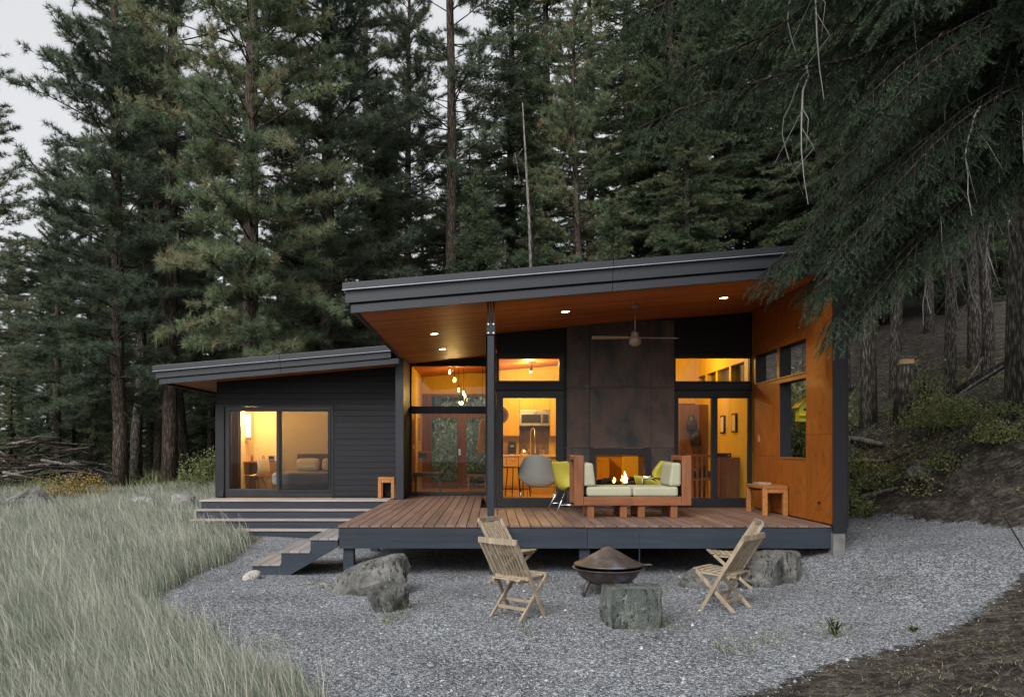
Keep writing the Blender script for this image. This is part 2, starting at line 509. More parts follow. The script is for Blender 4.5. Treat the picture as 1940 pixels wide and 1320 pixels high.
M['needle_near'] = leafy('needle_near', [(0.0, (0.011, 0.019, 0.012)), (0.5, (0.026, 0.042, 0.025)), (0.75, (0.044, 0.069, 0.040)), (1.0, (0.095, 0.135, 0.08))], 0.2)
M['shrub'] = leafy('shrub', [(0.0, (0.09, 0.12, 0.05)), (0.5, (0.17, 0.20, 0.08)), (1.0, (0.32, 0.31, 0.13))], 0.35)
M['shrub_gold'] = leafy('shrub_gold', [(0.0, (0.16, 0.12, 0.04)), (0.5, (0.28, 0.20, 0.06)), (1.0, (0.36, 0.28, 0.10))], 0.3)
M['grass'] = leafy('grass', [(0.0, (0.145, 0.18, 0.13)), (0.35, (0.235, 0.27, 0.22)), (0.65, (0.34, 0.355, 0.30)), (1.0, (0.44, 0.42, 0.345))], 0.3)
M['weed'] = leafy('weed', [(0.0, (0.08, 0.11, 0.04)), (0.6, (0.16, 0.19, 0.07)), (1.0, (0.36, 0.34, 0.20))], 0.3)
# ------------------------------------------------------------------ terrain
def sstep(a, b, x):
    t = np.clip((x - a) / (b - a), 0, 1)
    return t * t * (3 - 2 * t)

def hgt(X, Y):
    X = np.asarray(X, dtype=float); Y = np.asarray(Y, dtype=float)
    u = X - 3.75 + 0.35 * (Y - 10.7)
    z = 0.62 * (1 - np.exp(-np.maximum(u, 0) / 1.3)) * sstep(7.0, 10.0, Y)
    # bank and wooded hillside right of the house
    d = X - 6.3 - 0.55 * np.maximum(0, 13.0 - Y) + 0.0 * Y
    d = np.where(Y > 15, d + 0.25 * (Y - 15), d)
    d = np.maximum(d, 0) * sstep(8.5, 11.5, Y)
    z = z + 0.62 * np.minimum(d, 2.4) + 0.24 * np.maximum(d - 2.4, 0)
    # mound in the right foreground
    m = (X - 1.71) * 0.625 - (Y - 5.5) * 0.781
    z = z + 0.24 * np.where(m > 0, m * m / (m + 0.5), 0) * (1 - sstep(9.5, 12.0, Y)) * sstep(-3, 2.0, Y + X * 0.5)
    # rise behind the house
    z = z + 0.17 * np.maximum(Y - 23, 0) * sstep(-13, -5, X) * (1 - 0.6 * sstep(60, 100, Y))
    z = z + 0.03 * np.maximum(Y - 12, 0) * (1 - sstep(-6.0, -3, X))
    # small unevenness away from the house
    b = 0.02 * np.sin(X * 1.7 + Y * 0.6) * np.sin(Y * 1.3 - X * 0.4) + 0.015 * np.sin(X * 4.1 + 1.0) * np.sin(Y * 3.7)
    rough = sstep(.1, 1.2, d) + sstep(.2, 1.5, m) * (1 - sstep(9.5, 12.0, Y))
    b = b + rough * (.07 * np.sin(X * 5.3 + 2.1 * np.sin(Y * 3.1)) * np.sin(Y * 4.7 + 1.7 * np.sin(X * 2.9)) + .045 * np.sin(X * 11.3 + Y * 6.1) * np.sin(Y * 9.7 - X * 3.3))
    return z + b

# outline of the gravel court (world X, Y), from the grass edge round to the bank
def gp(px, py): 
    y = FPX * CAMZ / (py - VY); return (PX(px, y), y)
GRASS_EDGE = [gp(487, 1027), gp(433, 1065), gp(366, 1091), gp(300, 1129), gp(277, 1148), gp(302, 1172), gp(344, 1205), gp(404, 1222), gp(442, 1256), gp(477, 1282), gp(557, 1303), (-1.05, 5.1), (-0.75, 4.3)]
GRAVEL = [(-4.4, 17)] + GRASS_EDGE + [(0.2, 4.2), (1.71, 5.5), (3.5, 6.93), (5.96, 8.9), (7.3, 9.8), (7.5, 10.9), (6.6, 12.6), (6.3, 13.4), (6.3, 15.0), (5.2, 17.0)]

def inside(poly, X, Y):
    r = np.zeros(np.shape(X), dtype=bool)
    n = len(poly)
    for i in range(n):
        x1, y1 = poly[i]; x2, y2 = poly[(i + 1) % n]
        if y1 == y2: continue
        c = ((y1 > Y) != (y2 > Y)) & (X < (x2 - x1) * (Y - y1) / (y2 - y1) + x1)
        r ^= c
    return r

def sdist(poly, X, Y):
    """signed distance to the outline, positive inside"""
    best = np.full(np.shape(X), 1e9)
    n = len(poly)
    for i in range(n):
        x1, y1 = poly[i]; x2, y2 = poly[(i + 1) % n]
        dx, dy = x2 - x1, y2 - y1
        t = np.clip(((X - x1) * dx + (Y - y1) * dy) / (dx * dx + dy * dy), 0, 1)
        best = np.minimum(best, np.hypot(X - x1 - t * dx, Y - y1 - t * dy))
    return np.where(inside(poly, X, Y), best, -best)

def ground_mat():
    m, nt, b = base('ground', 0.95, 0.1)
    at = nd(nt, 'ShaderNodeAttribute'); at.attribute_name = 'gravel'
    at2 = nd(nt, 'ShaderNodeAttribute'); at2.attribute_name = 'meadow'
    v = coords(nt, (1, 1, 1), 'Object')
    # gravel: crushed grey stone of mixed sizes
    vo = nd(nt, 'ShaderNodeTexVoronoi'); vo.inputs['Scale'].default_value = 52.0; nt.links.new(v, vo.inputs['Vector'])
    vo2 = nd(nt, 'ShaderNodeTexVoronoi'); vo2.inputs['Scale'].default_value = 110.0; nt.links.new(v, vo2.inputs['Vector'])
    sp = nd(nt, 'ShaderNodeSeparateColor'); nt.links.new(vo.outputs['Color'], sp.inputs[0])
    sp2 = nd(nt, 'ShaderNodeSeparateColor'); nt.links.new(vo2.outputs['Color'], sp2.inputs[0])
    st = mth(nt, 'ADD', mth(nt, 'MULTIPLY', sp.outputs[0], 0.6), mth(nt, 'MULTIPLY', sp2.outputs[1], 0.4))
    gcol = ramp(nt, st, [(0.08, (0.03, 0.034, 0.041)), (0.35, (0.125, 0.137, 0.154)), (0.65, (0.245, 0.26, 0.283)), (0.92, (0.54, 0.55, 0.57))])
    big = noise(nt, v, 0.9, 5, 0.6)
    gcol = mixc(nt, 1.0, gcol, ramp(nt, big, [(0.3, (0.70, 0.69, 0.68)), (0.5, (0.95, 0.95, 0.95)), (0.7, (1.12, 1.12, 1.12))]), 'MULTIPLY')
    # soil with bark, needles and dry litter
    s1 = noise(nt, v, 3.0, 8, 0.7); s2 = noise(nt, v, 55.0, 6, 0.75)
    so = mth(nt, 'ADD', mth(nt, 'MULTIPLY', s1, 0.45), mth(nt, 'MULTIPLY', s2, 0.55))
    clod = nd(nt, 'ShaderNodeTexVoronoi'); clod.inputs['Scale'].default_value = 17.0
    nt.links.new(v, clod.inputs['Vector'])
    spc = nd(nt, 'ShaderNodeSeparateColor'); nt.links.new(clod.outputs['Color'], spc.inputs[0])
    so = mth(nt, 'ADD', so, mth(nt, 'MULTIPLY', mth(nt, 'SUBTRACT', spc.outputs[0], 0.5), 0.14))
    scol = ramp(nt, so, [(0.38, (0.020, 0.017, 0.015)), (0.5, (0.058, 0.050, 0.043)), (0.58, (0.105, 0.092, 0.078)), (0.70, (0.24, 0.22, 0.19))])
    mcol = ramp(nt, so, [(0.36, (0.07, 0.065, 0.04)), (0.55, (0.15, 0.14, 0.09)), (0.7, (0.25, 0.23, 0.16))])
    scol = mixc(nt, at2.outputs['Fac'], scol, mcol)
    edge = mth(nt, 'ADD', at.outputs['Fac'], mth(nt, 'MULTIPLY', mth(nt, 'SUBTRACT', noise(nt, v, 6, 6, 0.7), 0.5), 0.9))
    k = ramp(nt, edge, [(0.44, (0, 0, 0)), (0.56, (1, 1, 1))])
    nt.links.new(mixc(nt, k, scol, gcol), b.inputs['Base Color'])
    hg = mth(nt, 'ADD', mth(nt, 'MULTIPLY', vo.outputs['Distance'], -1.0), mth(nt, 'MULTIPLY', vo2.outputs['Distance'], -0.5))
    soilh = mth(nt, 'ADD', mth(nt, 'MULTIPLY', s2, 1.2), mth(nt, 'MULTIPLY', clod.outputs['Distance'], -1.6))
    kk = nd(nt, 'ShaderNodeMix'); nt.links.new(k, kk.inputs[0]); nt.links.new(soilh, kk.inputs[2]); nt.links.new(hg, kk.inputs[3])
    bump(nt, b, kk.outputs[0], 1.0, 0.022)
    return m
M['ground'] = ground_mat()

def axis(lo, hi, flo, fhi, fine, grow=1.16, cap=6.0):
    a = list(np.arange(flo, fhi + 1e-6, fine))
    s = fine; x = a[-1]
    while x < hi: s = min(s * grow, cap); x += s; a.append(x)
    s = fine; x = a[0]; pre = []
    while x > lo: s = min(s * grow, cap); x -= s; pre.append(x)
    return np.array(pre[::-1] + a)

gx = axis(-170, 170, -9, 11, 0.11); gy = axis(-60, 230, 3.6, 17, 0.11)
GX, GY = np.meshgrid(gx, gy)
GZ = hgt(GX, GY)
under = (GX > -5.9) & (GX < 4.7) & (GY > 16.0) & (GY < 21.2)
GZ = np.where(under, np.minimum(GZ, 0.2), GZ)
nx, ny = len(gx), len(gy)
ii = (np.arange(ny - 1)[:, None] * nx + np.arange(nx - 1)[None, :]).ravel()
tri = np.concatenate([np.stack([ii, ii + 1, ii + nx + 1], 1), np.stack([ii, ii + nx + 1, ii + nx], 1)])
gme = np_mesh('ground', np.stack([GX.ravel(), GY.ravel(), GZ.ravel()], 1), tri, M['ground'], smooth=True)
sd = sdist(GRAVEL, GX, GY)
a_ = gme.attributes.new('gravel', 'FLOAT', 'POINT'); a_.data.foreach_set('value', np.clip(0.5 + sd.ravel() / 0.5, 0, 1).astype(np.float32))
mead = np.clip(1 - sstep(-4.5, -2.5, GX), 0, 1) * sstep(3, 5, GY) * (1 - sstep(24, 28, GY))
mead = np.maximum(mead, (1 - sstep(-1.0, 0.2, GX)) * (1 - sstep(6, 8, GY)))
a_ = gme.attributes.new('meadow', 'FLOAT', 'POINT'); a_.data.foreach_set('value', mead.ravel().astype(np.float32))
tag(link_mesh('ground', gme), kind='structure')

# ------------------------------------------------------------------ house
def zs(x): return 3.741 + 0.0833 * x                     # underside of the main roof
def zw(x): return 3.066 + 0.0872 * (x + 6.63)            # underside of the bedroom wing roof
YF, YD, YE, YB = 10.72, 14.0, 17.6, 20.8                 # deck front, living wall, entry glass, back wall
XL, XR = -0.07, 4.60                                     # living room side walls
XWL, XWR, YWW = -5.82, -1.95, 16.9                       # bedroom wing
DZ = 0.69                                                # deck level

house = thing('house', 'low dark-sided modern cabin with two sloping mono-pitch roofs and amber lit glass doors', 'house', (0, 14, 0))
def hbx(name, mat, x0, x1, y0, y1, z0, z1, parent=None, bevel=0):
    o = bx(name, mat, None, x0, x1, y0, y1, z0, z1, bevel)
    return put(o, parent or house)
def put(o, parent):
    """parent o while keeping its world place (parents here are only translated)"""
    off = Vector((0, 0, 0)); p = parent
    while p: off = off + p.location; p = p.parent
    o.parent = parent
    o.location = Vector(o.location) - off
    return o

def slope_board(name, mat, x0, x1, zf, dz0, dz1, y0, y1, parent, bevel=0):
    xm = (x0 + x1) / 2; z_ = zf(xm)
    m = MB().prism_y([(x0 - xm, zf(x0) + dz0 - z_), (x1 - xm, zf(x1) + dz0 - z_), (x1 - xm, zf(x1) + dz1 - z_), (x0 - xm, zf(x0) + dz1 - z_)], y0 - (y0 + y1) / 2, y1 - (y0 + y1) / 2)
    o = m.build(name, mat, None, bevel=bevel, loc=(xm, (y0 + y1) / 2, z_))
    return put(o, parent)

# --- main roof
RX1 = 5.15
main_roof = slope_board('main_roof', M['roofing'], -1.80, RX1 - 0.15, zs, 0.035, 0.31, 10.70, 21.5, house)
sof = slope_board('soffit', M['cedar'], -1.82, RX1 - 0.12, zs, 0.0, 0.03, 10.70, YB, main_roof)
# front edge: metal drip edge, upper and lower fascia boards, each stepped back below the other; joints in the metal
for i, (a, b) in enumerate(((-1.966, 1.62), (1.624, RX1))):
    slope_board('drip_edge', M['flashing'], a, b, zs, 0.245, 0.335, 10.52, 10.565, main_roof, 0.004)
    slope_board('drip_lip', M['bright_lip'], a, b, zs, 0.236, 0.2435, 10.505, 10.566, main_roof)
    slope_board('upper_fascia', M['fascia'], max(a, -1.935), b, zs, 0.072, 0.2345, 10.567, 10.605, main_roof, 0.004)
    slope_board('lower_fascia', M['fascia'], max(a, -1.87), b, zs, -0.06, 0.056, 10.607, 10.65, main_roof, 0.004)
slope_board('fascia_backing', M['black'], -1.85, RX1 - 0.02, zs, -0.03, 0.30, 10.652, 10.698, main_roof)
slope_board('roof_skin', M['flashing'], -1.966, RX1, zs, 0.315, 0.337, 10.567, 21.6, main_roof)
for xa, xb, d0, d1 in ((-1.966, -1.93, 0.225, 0.313), (-1.928, -1.89, 0.06, 0.222), (-1.872, -1.822, -0.03, 0.058)):
    slope_board('rake_board', M['fascia'], xa, xb, zs, d0, d1, 10.66, 21.5, main_roof)
slope_board('rake_backing', M['black'], -1.82, -1.802, zs, 0.032, 0.30, 10.71, 21.4, main_roof)
slope_board('rake_board', M['fascia'], RX1 - 0.11, RX1 - 0.06, zs, -0.04, 0.31, 10.66, 21.5, main_roof)

# --- wing roof
wing_roof = slope_board('wing_roof', M['roofing'], -6.55, -2.0, zw, 0.03, 0.30, 15.99, 21.5, house)
slope_board('soffit', M['cedar'], -6.58, -1.97, zw, 0.0, 0.028, 15.99, 21.0, wing_roof)
for a, b in ((-6.73, -4.2), (-4.197, -1.99)):
    slope_board('drip_edge', M['flashing'], a, b, zw, 0.205, 0.31, 15.82, 15.865, wing_roof, 0.004)
    slope_board('drip_lip', M['bright_lip'], a, b, zw, 0.196, 0.2035, 15.805, 15.866, wing_roof)
    slope_board('upper_fascia', M['fascia'], max(a, -6.69), b, zw, 0.062, 0.1945, 15.867, 15.90, wing_roof, 0.004)
    slope_board('lower_fascia', M['fascia'], max(a, -6.63), b if b < -3 else -1.84, zw, -0.06, 0.048, 15.902, 15.94, wing_roof, 0.004)
slope_board('fascia_backing', M['black'], -6.6, -2.0, zw, -0.03, 0.28, 15.942, 15.985, wing_roof)
slope_board('roof_skin', M['flashing'], -6.73, -1.99, zw, 0.302, 0.322, 15.867, 21.6, wing_roof)
slope_board('rake_board', M['fascia'], -6.72, -6.68, zw, 0.06, 0.30, 15.95, 21.5, wing_roof)
slope_board('rake_board', M['fascia'], -6.64, -6.59, zw, -0.05, 0.055, 15.95, 21.5, wing_roof)

# --- walls
def wall(name, rects, mat=None, top=None):
    """one wall made of boxes (x0,x1,y0,y1,z0,z1)"""
    m = MB()
    for r in rects: m.box(*r)
    o = m.build(name, mat or M['dark_trim'], None)
    return put(o, house)

def siding(parent, x0, x1, z0, z1, yf, clip=None, expo=0.122, th=0.02):
    z = z0
    while z < z1 - 0.02:
        zt = min(z + expo - 0.006, z1)
        a = x0
        if clip:                                     # start where the board has room under the slope
            while a < x1 and clip(a) < z + 0.03: a += 0.02
        if x1 - a > 0.05:
            o = bx('siding_board', M['siding'], None, a, x1, yf - th - random.uniform(0, 0.002), yf, z, zt, 0.003)
            put(o, parent)
        z += expo

# living room front wall
lw = wall('living_wall', [
    (XL, 0.09, YD, YD + .15, 0.5, 3.75), (0.092, 1.281, YD + .002, YD + .148, 3.345, 3.83), (0.092, 1.281, YD + .002, YD + .148, 2.745, 2.875),
    (1.283, 3.20, YD, YD + .15, 1.74, 3.92), (1.283, 1.80, YD, YD + .15, 0.5, 1.738), (2.72, 3.20, YD, YD + .15, 0.5, 1.738), (1.802, 2.718, YD, YD + .15, 0.5, 1.05),
    (3.202, XR, YD + .002, YD + .148, 3.345, 4.12), (3.202, XR, YD + .002, YD + .148, 2.745, 2.875),
    (XL, XL + .12, YD + .152, YE, 0.5, 3.74)])
put(MB().prism_y([(XL + .002, 3.70), (XR - .004, 3.70), (XR - .004, zs(XR) + .012), (XL + .002, zs(XL) + .012)], YD + .004, YD + .146).build('wall_head', M['dark_trim'], None), lw)
siding(lw, 0.092, 1.30, 3.40, 3.86, YD, None)
siding(lw, 3.212, XR - .02, 3.40, 4.12, YD, None)
hbx('corner_board', M['dark_trim'], XL - .02, 0.088, YD - .03, YD - .002, DZ + .002, 3.74, lw, 0.003)
hbx('head_trim', M['dark_trim'], 0.092, 1.30, YD - .026, YD - .002, 3.345, 3.395, lw, 0.003)
hbx('head_trim', M['dark_trim'], 3.212, XR - .02, YD - .026, YD - .002, 3.345, 3.395, lw, 0.003)
hbx('mid_trim', M['dark_trim'], 0.092, 1.30, YD - .022, YD - .002, 2.752, 2.868, lw, 0.003)
hbx('mid_trim', M['dark_trim'], 3.212, XR - .02, YD - .022, YD - .002, 2.752, 2.868, lw, 0.003)
hbx('base_trim', M['dark_trim'], XL, 0.088, YD - .038, YD - .031, DZ + .004, 0.80, lw)

def frame(m, x0, x1, z0, z1, y0, y1, l, r=None, t=None, b=None):
    r = l if r is None else r; t = l if t is None else t; b = l if b is None else b
    m.box(x0, x0 + l, y0, y1, z0, z1); m.box(x1 - r, x1, y0, y1, z0, z1)
    m.box(x0 + l, x1 - r, y0, y1, z1 - t, z1); m.box(x0 + l, x1 - r, y0, y1, z0, z0 + b)
    return m

def window(name, x0, x1, z0, z1, yf, fw, panes, depth=0.10, bot=None, mat='glass', parent=house, screen=None, label=None):
    """frame with panes; panes = list of (x0,x1) glass spans"""
    m = MB()
    b = bot or fw
    y1 = yf + depth
    zg0, zg1 = z0 + b, z1 - fw
    m.box(x0, x1, yf, y1, z1 - fw, z1); m.box(x0, x1, yf, y1, z0, z0 + b)
    xs = [x0] + [e for p in panes for e in p] + [x1]
    for i in range(0, len(xs), 2): m.box(xs[i], xs[i + 1], yf + (0.012 if 0 < i < len(xs) - 2 else 0), y1, zg0, zg1)
    o = put(m.build(name, M['door_metal'], None, bevel=0.004), parent)
    for i, (a, c) in enumerate(panes):
        put(MB().box(a - .01, c + .01, yf + depth * .5 - .004 + i * .012, yf + depth * .5 + .004 + i * .012, zg0 - .01, zg1 + .01).build('pane', M['glass'], None), o)
        s = MB(); frame(s, a, c, zg0, zg1, yf - 0.001 + .02, yf + .035, 0.012)
        put(s.build('glazing_bead', M['steel_dark'], None), o)
    if screen is not None:
        a, c = panes[screen]
        put(MB().box(a - .02, c + .02, yf - .012, yf - .008, zg0 - .02, zg1 + .02).build('insect_screen', M['screen'], None), o)
        s = MB(); frame(s, a - .05, c + .05, zg0 - .05, zg1 + .05, yf - .022, yf - .004, 0.03)
        put(s.build('screen_frame', M['door_metal'], None, bevel=.002), o)
    return o

d1 = window('glass_door', 0.092, 1.281, 0.70, 2.74, YD - .012, 0.118, [(0.204, 1.155)], 0.12, 0.15)
window('transom_window', 0.092, 1.281, 2.878, 3.343, YD - .006, 0.03, [(0.132, 1.21)], 0.10)
d2 = window('sliding_door', 3.222, XR - .012, 0.70, 2.74, YD - .012, 0.12, [(3.29, 3.887), (3.978, 4.535)], 0.12, 0.15)
window('transom_window', 3.222, XR - .012, 2.878, 3.343, YD - .006, 0.022, [(3.243, 4.565)], 0.10)
for dd, hx in ((d1, 0.165), (d2, 3.93)):
    put(MB().box(hx - .012, hx + .012, YD - .055, YD - .03, 1.58, 1.86).box(hx - .008, hx + .008, YD - .03, YD - .011, 1.60, 1.63).box(hx - .008, hx + .008, YD - .03, YD - .011, 1.81, 1.84).build('door_handle', M['steel_dark'], None, bevel=.004), dd)

# chimney breast clad in rusted steel sheets
ch = wall('chimney_breast', [(1.335, 3.19, YD - .10, YD - .003, 1.75, 3.95), (1.335, 1.80, YD - .10, YD - .003, 0.70, 1.748), (2.72, 3.19, YD - .10, YD - .003, 0.70, 1.748), (1.802, 2.718, YD - .10, YD - .003, 0.70, 1.05)], M['black'])
def steel(x0, x1, z0, z1, y): hbx('steel_panel', M['rusted_steel'], x0, x1, y, y + .012, z0, z1, ch, 0.002)
for x0, x1, yy in ((1.325, 1.724, YD - .116), (2.780, 3.20, YD - .116)):
    for z0, z1 in ((0.70, 1.733), (1.738, 2.784), (2.789, 3.96)): steel(x0, x1, z0, z1, yy)
for z0, z1 in ((1.738, 2.784), (2.789, 3.95)): steel(1.728, 2.776, z0, z1, YD - .145)
steel(1.728, 2.776, 0.70, 0.96, YD - .145)
hbx('panel_edge', M['rusted_steel'], 1.726, 1.7275, YD - .144, YD - .103, 0.70, 3.95, ch)
hbx('panel_edge', M['rusted_steel'], 2.7765, 2.778, YD - .144, YD - .103, 0.70, 3.95, ch)
fp = put(frame(MB(), 1.73, 2.774, 0.965, 1.735, YD - .16, YD - .09, 0.10, 0.10, 0.13, 0.10).build('fireplace', M['black'], None, bevel=.006), house)
put(frame(MB(), 1.80, 2.70, 1.05, 1.62, YD - .088, YD + .52, 0.012, 0.012, 0.012, 0.02).build('firebox', M['steel_dark'], None), fp)
put(frame(MB(), 1.845, 2.66, 1.07, 1.60, YD - .10, YD - .093, 0.012).build('glass_frame', M['steel_dark'], None), fp)
rl = random.Random(3)
for k in range(7):
    x = 1.93 + k * 0.105; a = rl.uniform(-.5, .5)
    put(MB().tube([(x - .16, YD + .12 + rl.uniform(-.05, .08), 1.10 + .03 * (k % 2)), (x, YD + .15, 1.13 + .03 * (k % 3)), (x + .17, YD + .2 + a * .1, 1.12 + .05 * (k % 2))], [.035, .042, .033], 8).build('log', M['bark_dark'], None, smooth=True), fp)
M['flame'] = emit('flame', (1.0, 0.36, 0.06), 9.0)
M['flame_core'] = emit('flame_core', (1.0, 0.72, 0.30), 14.0)
for k, (x, hh) in enumerate(((2.19, .10), (2.33, .13), (2.375, .20), (2.41, .12))):
    c = (x, YD + .1 + .02 * (k % 2), 1.14)
    m = MB().tube([(x, c[1], 1.12), (x - .012, c[1], 1.12 + hh * .3), (x + .008, c[1] + .005, 1.12 + hh * .65), (x - .01, c[1], 1.12 + hh)], [.014, .026, .016, .002], 8)
    put(m.build('flame', M['flame_core'] if k in (2,) else M['flame'], None, smooth=True), fp)
fl = bpy.data.lights.new('fire_light', 'POINT'); fl.energy = 1.5; fl.color = (1, .45, .12); fl.shadow_soft_size = .08
flo = bpy.data.objects.new('fire_light', fl); COL.objects.link(flo); flo.location = (2.35, YD + .0, 1.36); put(flo, fp)

# right-hand porch wall: plywood inside, dark outside, three openings
YFW = 10.66
pieces = [(YFW, 11.62, 0.66, 4.13), (11.62, 13.99, 3.335, 4.13), (12.70, 12.80, 1.57, 3.333), (11.622, 12.698, 2.76, 2.83), (12.802, 13.84, 2.76, 2.83),
          (12.802, 13.99, 0.66, 2.758), (11.622, 12.80, 0.66, 1.568), (13.842, 13.99, 2.76, 3.333)]
sw = wall('porch_side_wall', [(XR + .014, XR + .19, a, b, c, d) for a, b, c, d in pieces])
plyp = [(YFW + .02, 11.62, 0.70, 1.92), (YFW + .02, 11.62, 1.924, 4.10), (11.624, 13.99, 3.335, 4.11), (12.70, 12.80, 1.57, 3.331), (11.622, 12.698, 2.76, 2.83),
        (12.802, 13.84, 2.76, 2.83), (12.804, 13.99, 0.70, 1.60), (12.804, 13.99, 1.604, 2.758), (11.624, 12.80, 0.70, 1.568), (13.842, 13.99, 2.76, 3.333)]
for a, b, c, d in plyp: hbx('plywood_panel', M['ply'], XR, XR + .012, a, b, c, d, sw, 0.0015)
hbx('end_board', M['dark_trim'], XR - .03, XR + .155, YFW - .04, YFW - .002, 0.60, 3.98, sw, 0.004)
for a, b, zz in ((11.62, 12.70, 1.571), (11.622, 12.70, 2.832), (12.80, 13.84, 2.832)): hbx('window_sill', M['benchwood'], XR - .015, XR + .10, a, b, zz - .001, zz + .018, sw, 0.002)
hbx('wall_switch', M['stainless'], XR - .008, XR - .001, 13.60, 13.68, 1.84, 1.96, sw, 0.002)
hbx('wall_vent', M['black'], XR - .02, XR - .001, 11.10, 11.17, 0.955, 0.985, sw, 0.003)
pier = put(MB().box(XR - .02, XR + .14, YFW - .02, 11.2, -0.1, 0.598).build('concrete_pier', M['concrete'], None, bevel=.01), house)
# interior part of that wall with a strip of clerestory windows
iw = [(YD + .152, YB, 0.5, 2.90), (YD + .152, YB, 3.30, 4.13)]
cl = [(14.35, 15.15), (15.27, 16.05), (16.17, 16.85), (16.97, 17.6)]
prev = YD + .152
for a, b in cl: iw.append((prev, a, 2.902, 3.298)); prev = b
iw.append((prev, YB, 2.902, 3.298))
siw = wall('interior_side_wall', [(XR - .03, XR + .19, a, b, c, d) for a, b, c, d in iw], M['ply_in'])
for a, b in cl: put(MB().box(XR + .06, XR + .068, a, b, 2.9, 3.3).build('pane', M['glass'], None), siw)

wall('partition_wall', [(2.95, XR - .032, 17.8, 17.9, 0.70, 3.95)], M['ply_in'])
# house back wall, with the opening of the entry's garden doors
wall('back_wall', [(XWL, -1.80, YB, YB + .2, 0.3, 3.4), (-1.80, 0.02, YB, YB + .2, 0.3, 0.68), (0.022, XR, YB, YB + .2, 0.3, 4.1), (-1.80, 0.02, YB, YB + .2, 3.15, 3.7)], M['ply_in'])
wall('outer_back_wall', [(XWL, -1.80, YB + .202, YB + .23, 0.3, 3.4), (0.022, XR, YB + .202, YB + .23, 0.3, 4.1)])
# entry return wall (dark outside, warm boards inside) and its corner post
wall('entry_side_wall', [(-1.95, -1.79, 16.44, YE + .05, 0.3, 3.56)])
wall('entry_light_block', [(XL, -.002, YE + .052, YB - .002, 0.70, 3.73)], M['ply_in'])  # added wall, blocks living room light so the entry stays darker
wall('entry_inner_wall', [(-1.97, -1.79, YE + .052, YB - .002, 0.3, 3.60)], M['ply_in'])
hbx('corner_post', M['fascia'], -1.952, -1.785, 16.27, 16.438, DZ + .002, 3.57, house, 0.004)
# entry glazing
eg = put(MB().box(-1.788, XL - .002, YE, YE + .09, 2.50, 2.66).box(-1.788, -1.755, YE, YE + .09, 0.70, 3.60).box(-1.753, XL - .002, YE, YE + .09, 0.70, 0.77)
         .box(-1.753, XL - .002, YE, YE + .09, 3.545, 3.735).box(-0.12, XL - .002, YE - .002, YE + .09, 0.772, 3.54).build('entry_glazing', M['door_metal'], None, bevel=.003), house)
put(MB().box(-1.756, -.118, YE + .04, YE + .048, 2.655, 3.55).build('pane', M['glass'], None), eg)
put(MB().box(-1.756, -.118, YE + .04, YE + .048, 0.765, 2.505).build('pane', M['glass'], None), eg)
# garden doors at the back of the entry, wood framed
gd = MB()
ya, yb = YB - .06, YB + .03
for px0, px1, z0, z1 in ((798, 818, .70, 3.15), (866, 883, .70, 2.52), (928, 936, .70, 3.15)): gd.box(PX(px0, YB), PX(px1, YB), ya, yb, z0, z1)
gd.box(PX(818, YB), PX(928, YB), ya + .002, yb, 2.52, 2.78); gd.box(PX(818, YB), PX(928, YB), ya + .002, yb, 3.09, 3.15); gd.box(PX(818, YB), PX(866, YB), ya + .002, yb, 0.70, 0.86); gd.box(PX(883, YB), PX(928, YB), ya + .002, yb, .70, 0.74)
gd.box(PX(780, YB), PX(798, YB), ya, yb, .7, 3.15)
g_ = put(gd.build('garden_door', M['redwood_z'], None, bevel=.003), house)
for px0, px1, z0, z1 in ((818, 866, .86, 2.52), (883, 928, .74, 2.52), (818, 928, 2.78, 3.09)):
    put(MB().box(PX(px0, YB), PX(px1, YB), YB - .02, YB - .012, z0, z1).build('pane', M['glass'], None), g_)
put(MB().box(PX(869, YB), PX(873, YB), ya - .05, ya - .03, 1.55, 1.72).box(PX(870, YB), PX(872, YB), ya - .03, ya - .001, 1.62, 1.65).build('door_handle', M['stainless'], None), g_)

# wing front wall with the bedroom's sliding door
XD0, XD1 = PX(428, YWW), PX(629, YWW)
ww = wall('wing_wall', [(XWL, XD0, YWW, YWW + .15, 0.3, 2.618), (XD1, XWR, YWW, YWW + .15, 0.3, 2.618), (XWL, XWR, YWW, YWW + .15, 2.62, 3.16),
                        (XWL, XWL + .14, YWW + .152, YB, 0.3, 3.14)])
m_ = MB().prism_y([(XWL, 3.162), (XWR, 3.162), (XWR, zw(XWR)), (XWL, zw(XWL) + .03)], YWW + .01, YWW + .14)
put(m_.build('gable', M['dark_trim'], None), ww)
siding(ww, XD1 + .045, XWR, DZ + .02, 2.62, YWW)
siding(ww, XWL + .003, XWR, 2.66, 3.46, YWW, zw)
hbx('corner_board', M['dark_trim'], XWL - .02, XD0 - .03, YWW - .036, YWW - .002, DZ + .003, 2.612, ww, 0.003)
hbx('head_trim', M['dark_trim'], XWL - .02, XD1 + .04, YWW - .032, YWW - .002, 2.618, 2.655, ww, 0.003)
hbx('jamb_trim', M['dark_trim'], XD1 + .004, XD1 + .04, YWW - .03, YWW - .002, DZ + .01, 2.614, ww, 0.003)
hbx('outlet_box', M['fascia'], XWL + .06, XWL + .16, YWW - .06, YWW - .037, DZ + .02, DZ + .13, ww, 0.004)
window('bedroom_door', XD0, XD1, 0.70, 2.614, YWW - .012, 0.09, [(PX(435, YWW), PX(524.5, YWW)), (PX(532, YWW), PX(622, YWW))], 0.13, 0.16, screen=1)
# bedroom shell
wall('bedroom_wall', [(XWL + .142, XWL + .16, YWW + .152, 19.0, 0.70, 3.3), (XWL + .142, -2.0, 19.0, 19.1, 0.70, 3.6)], M['plaster'])
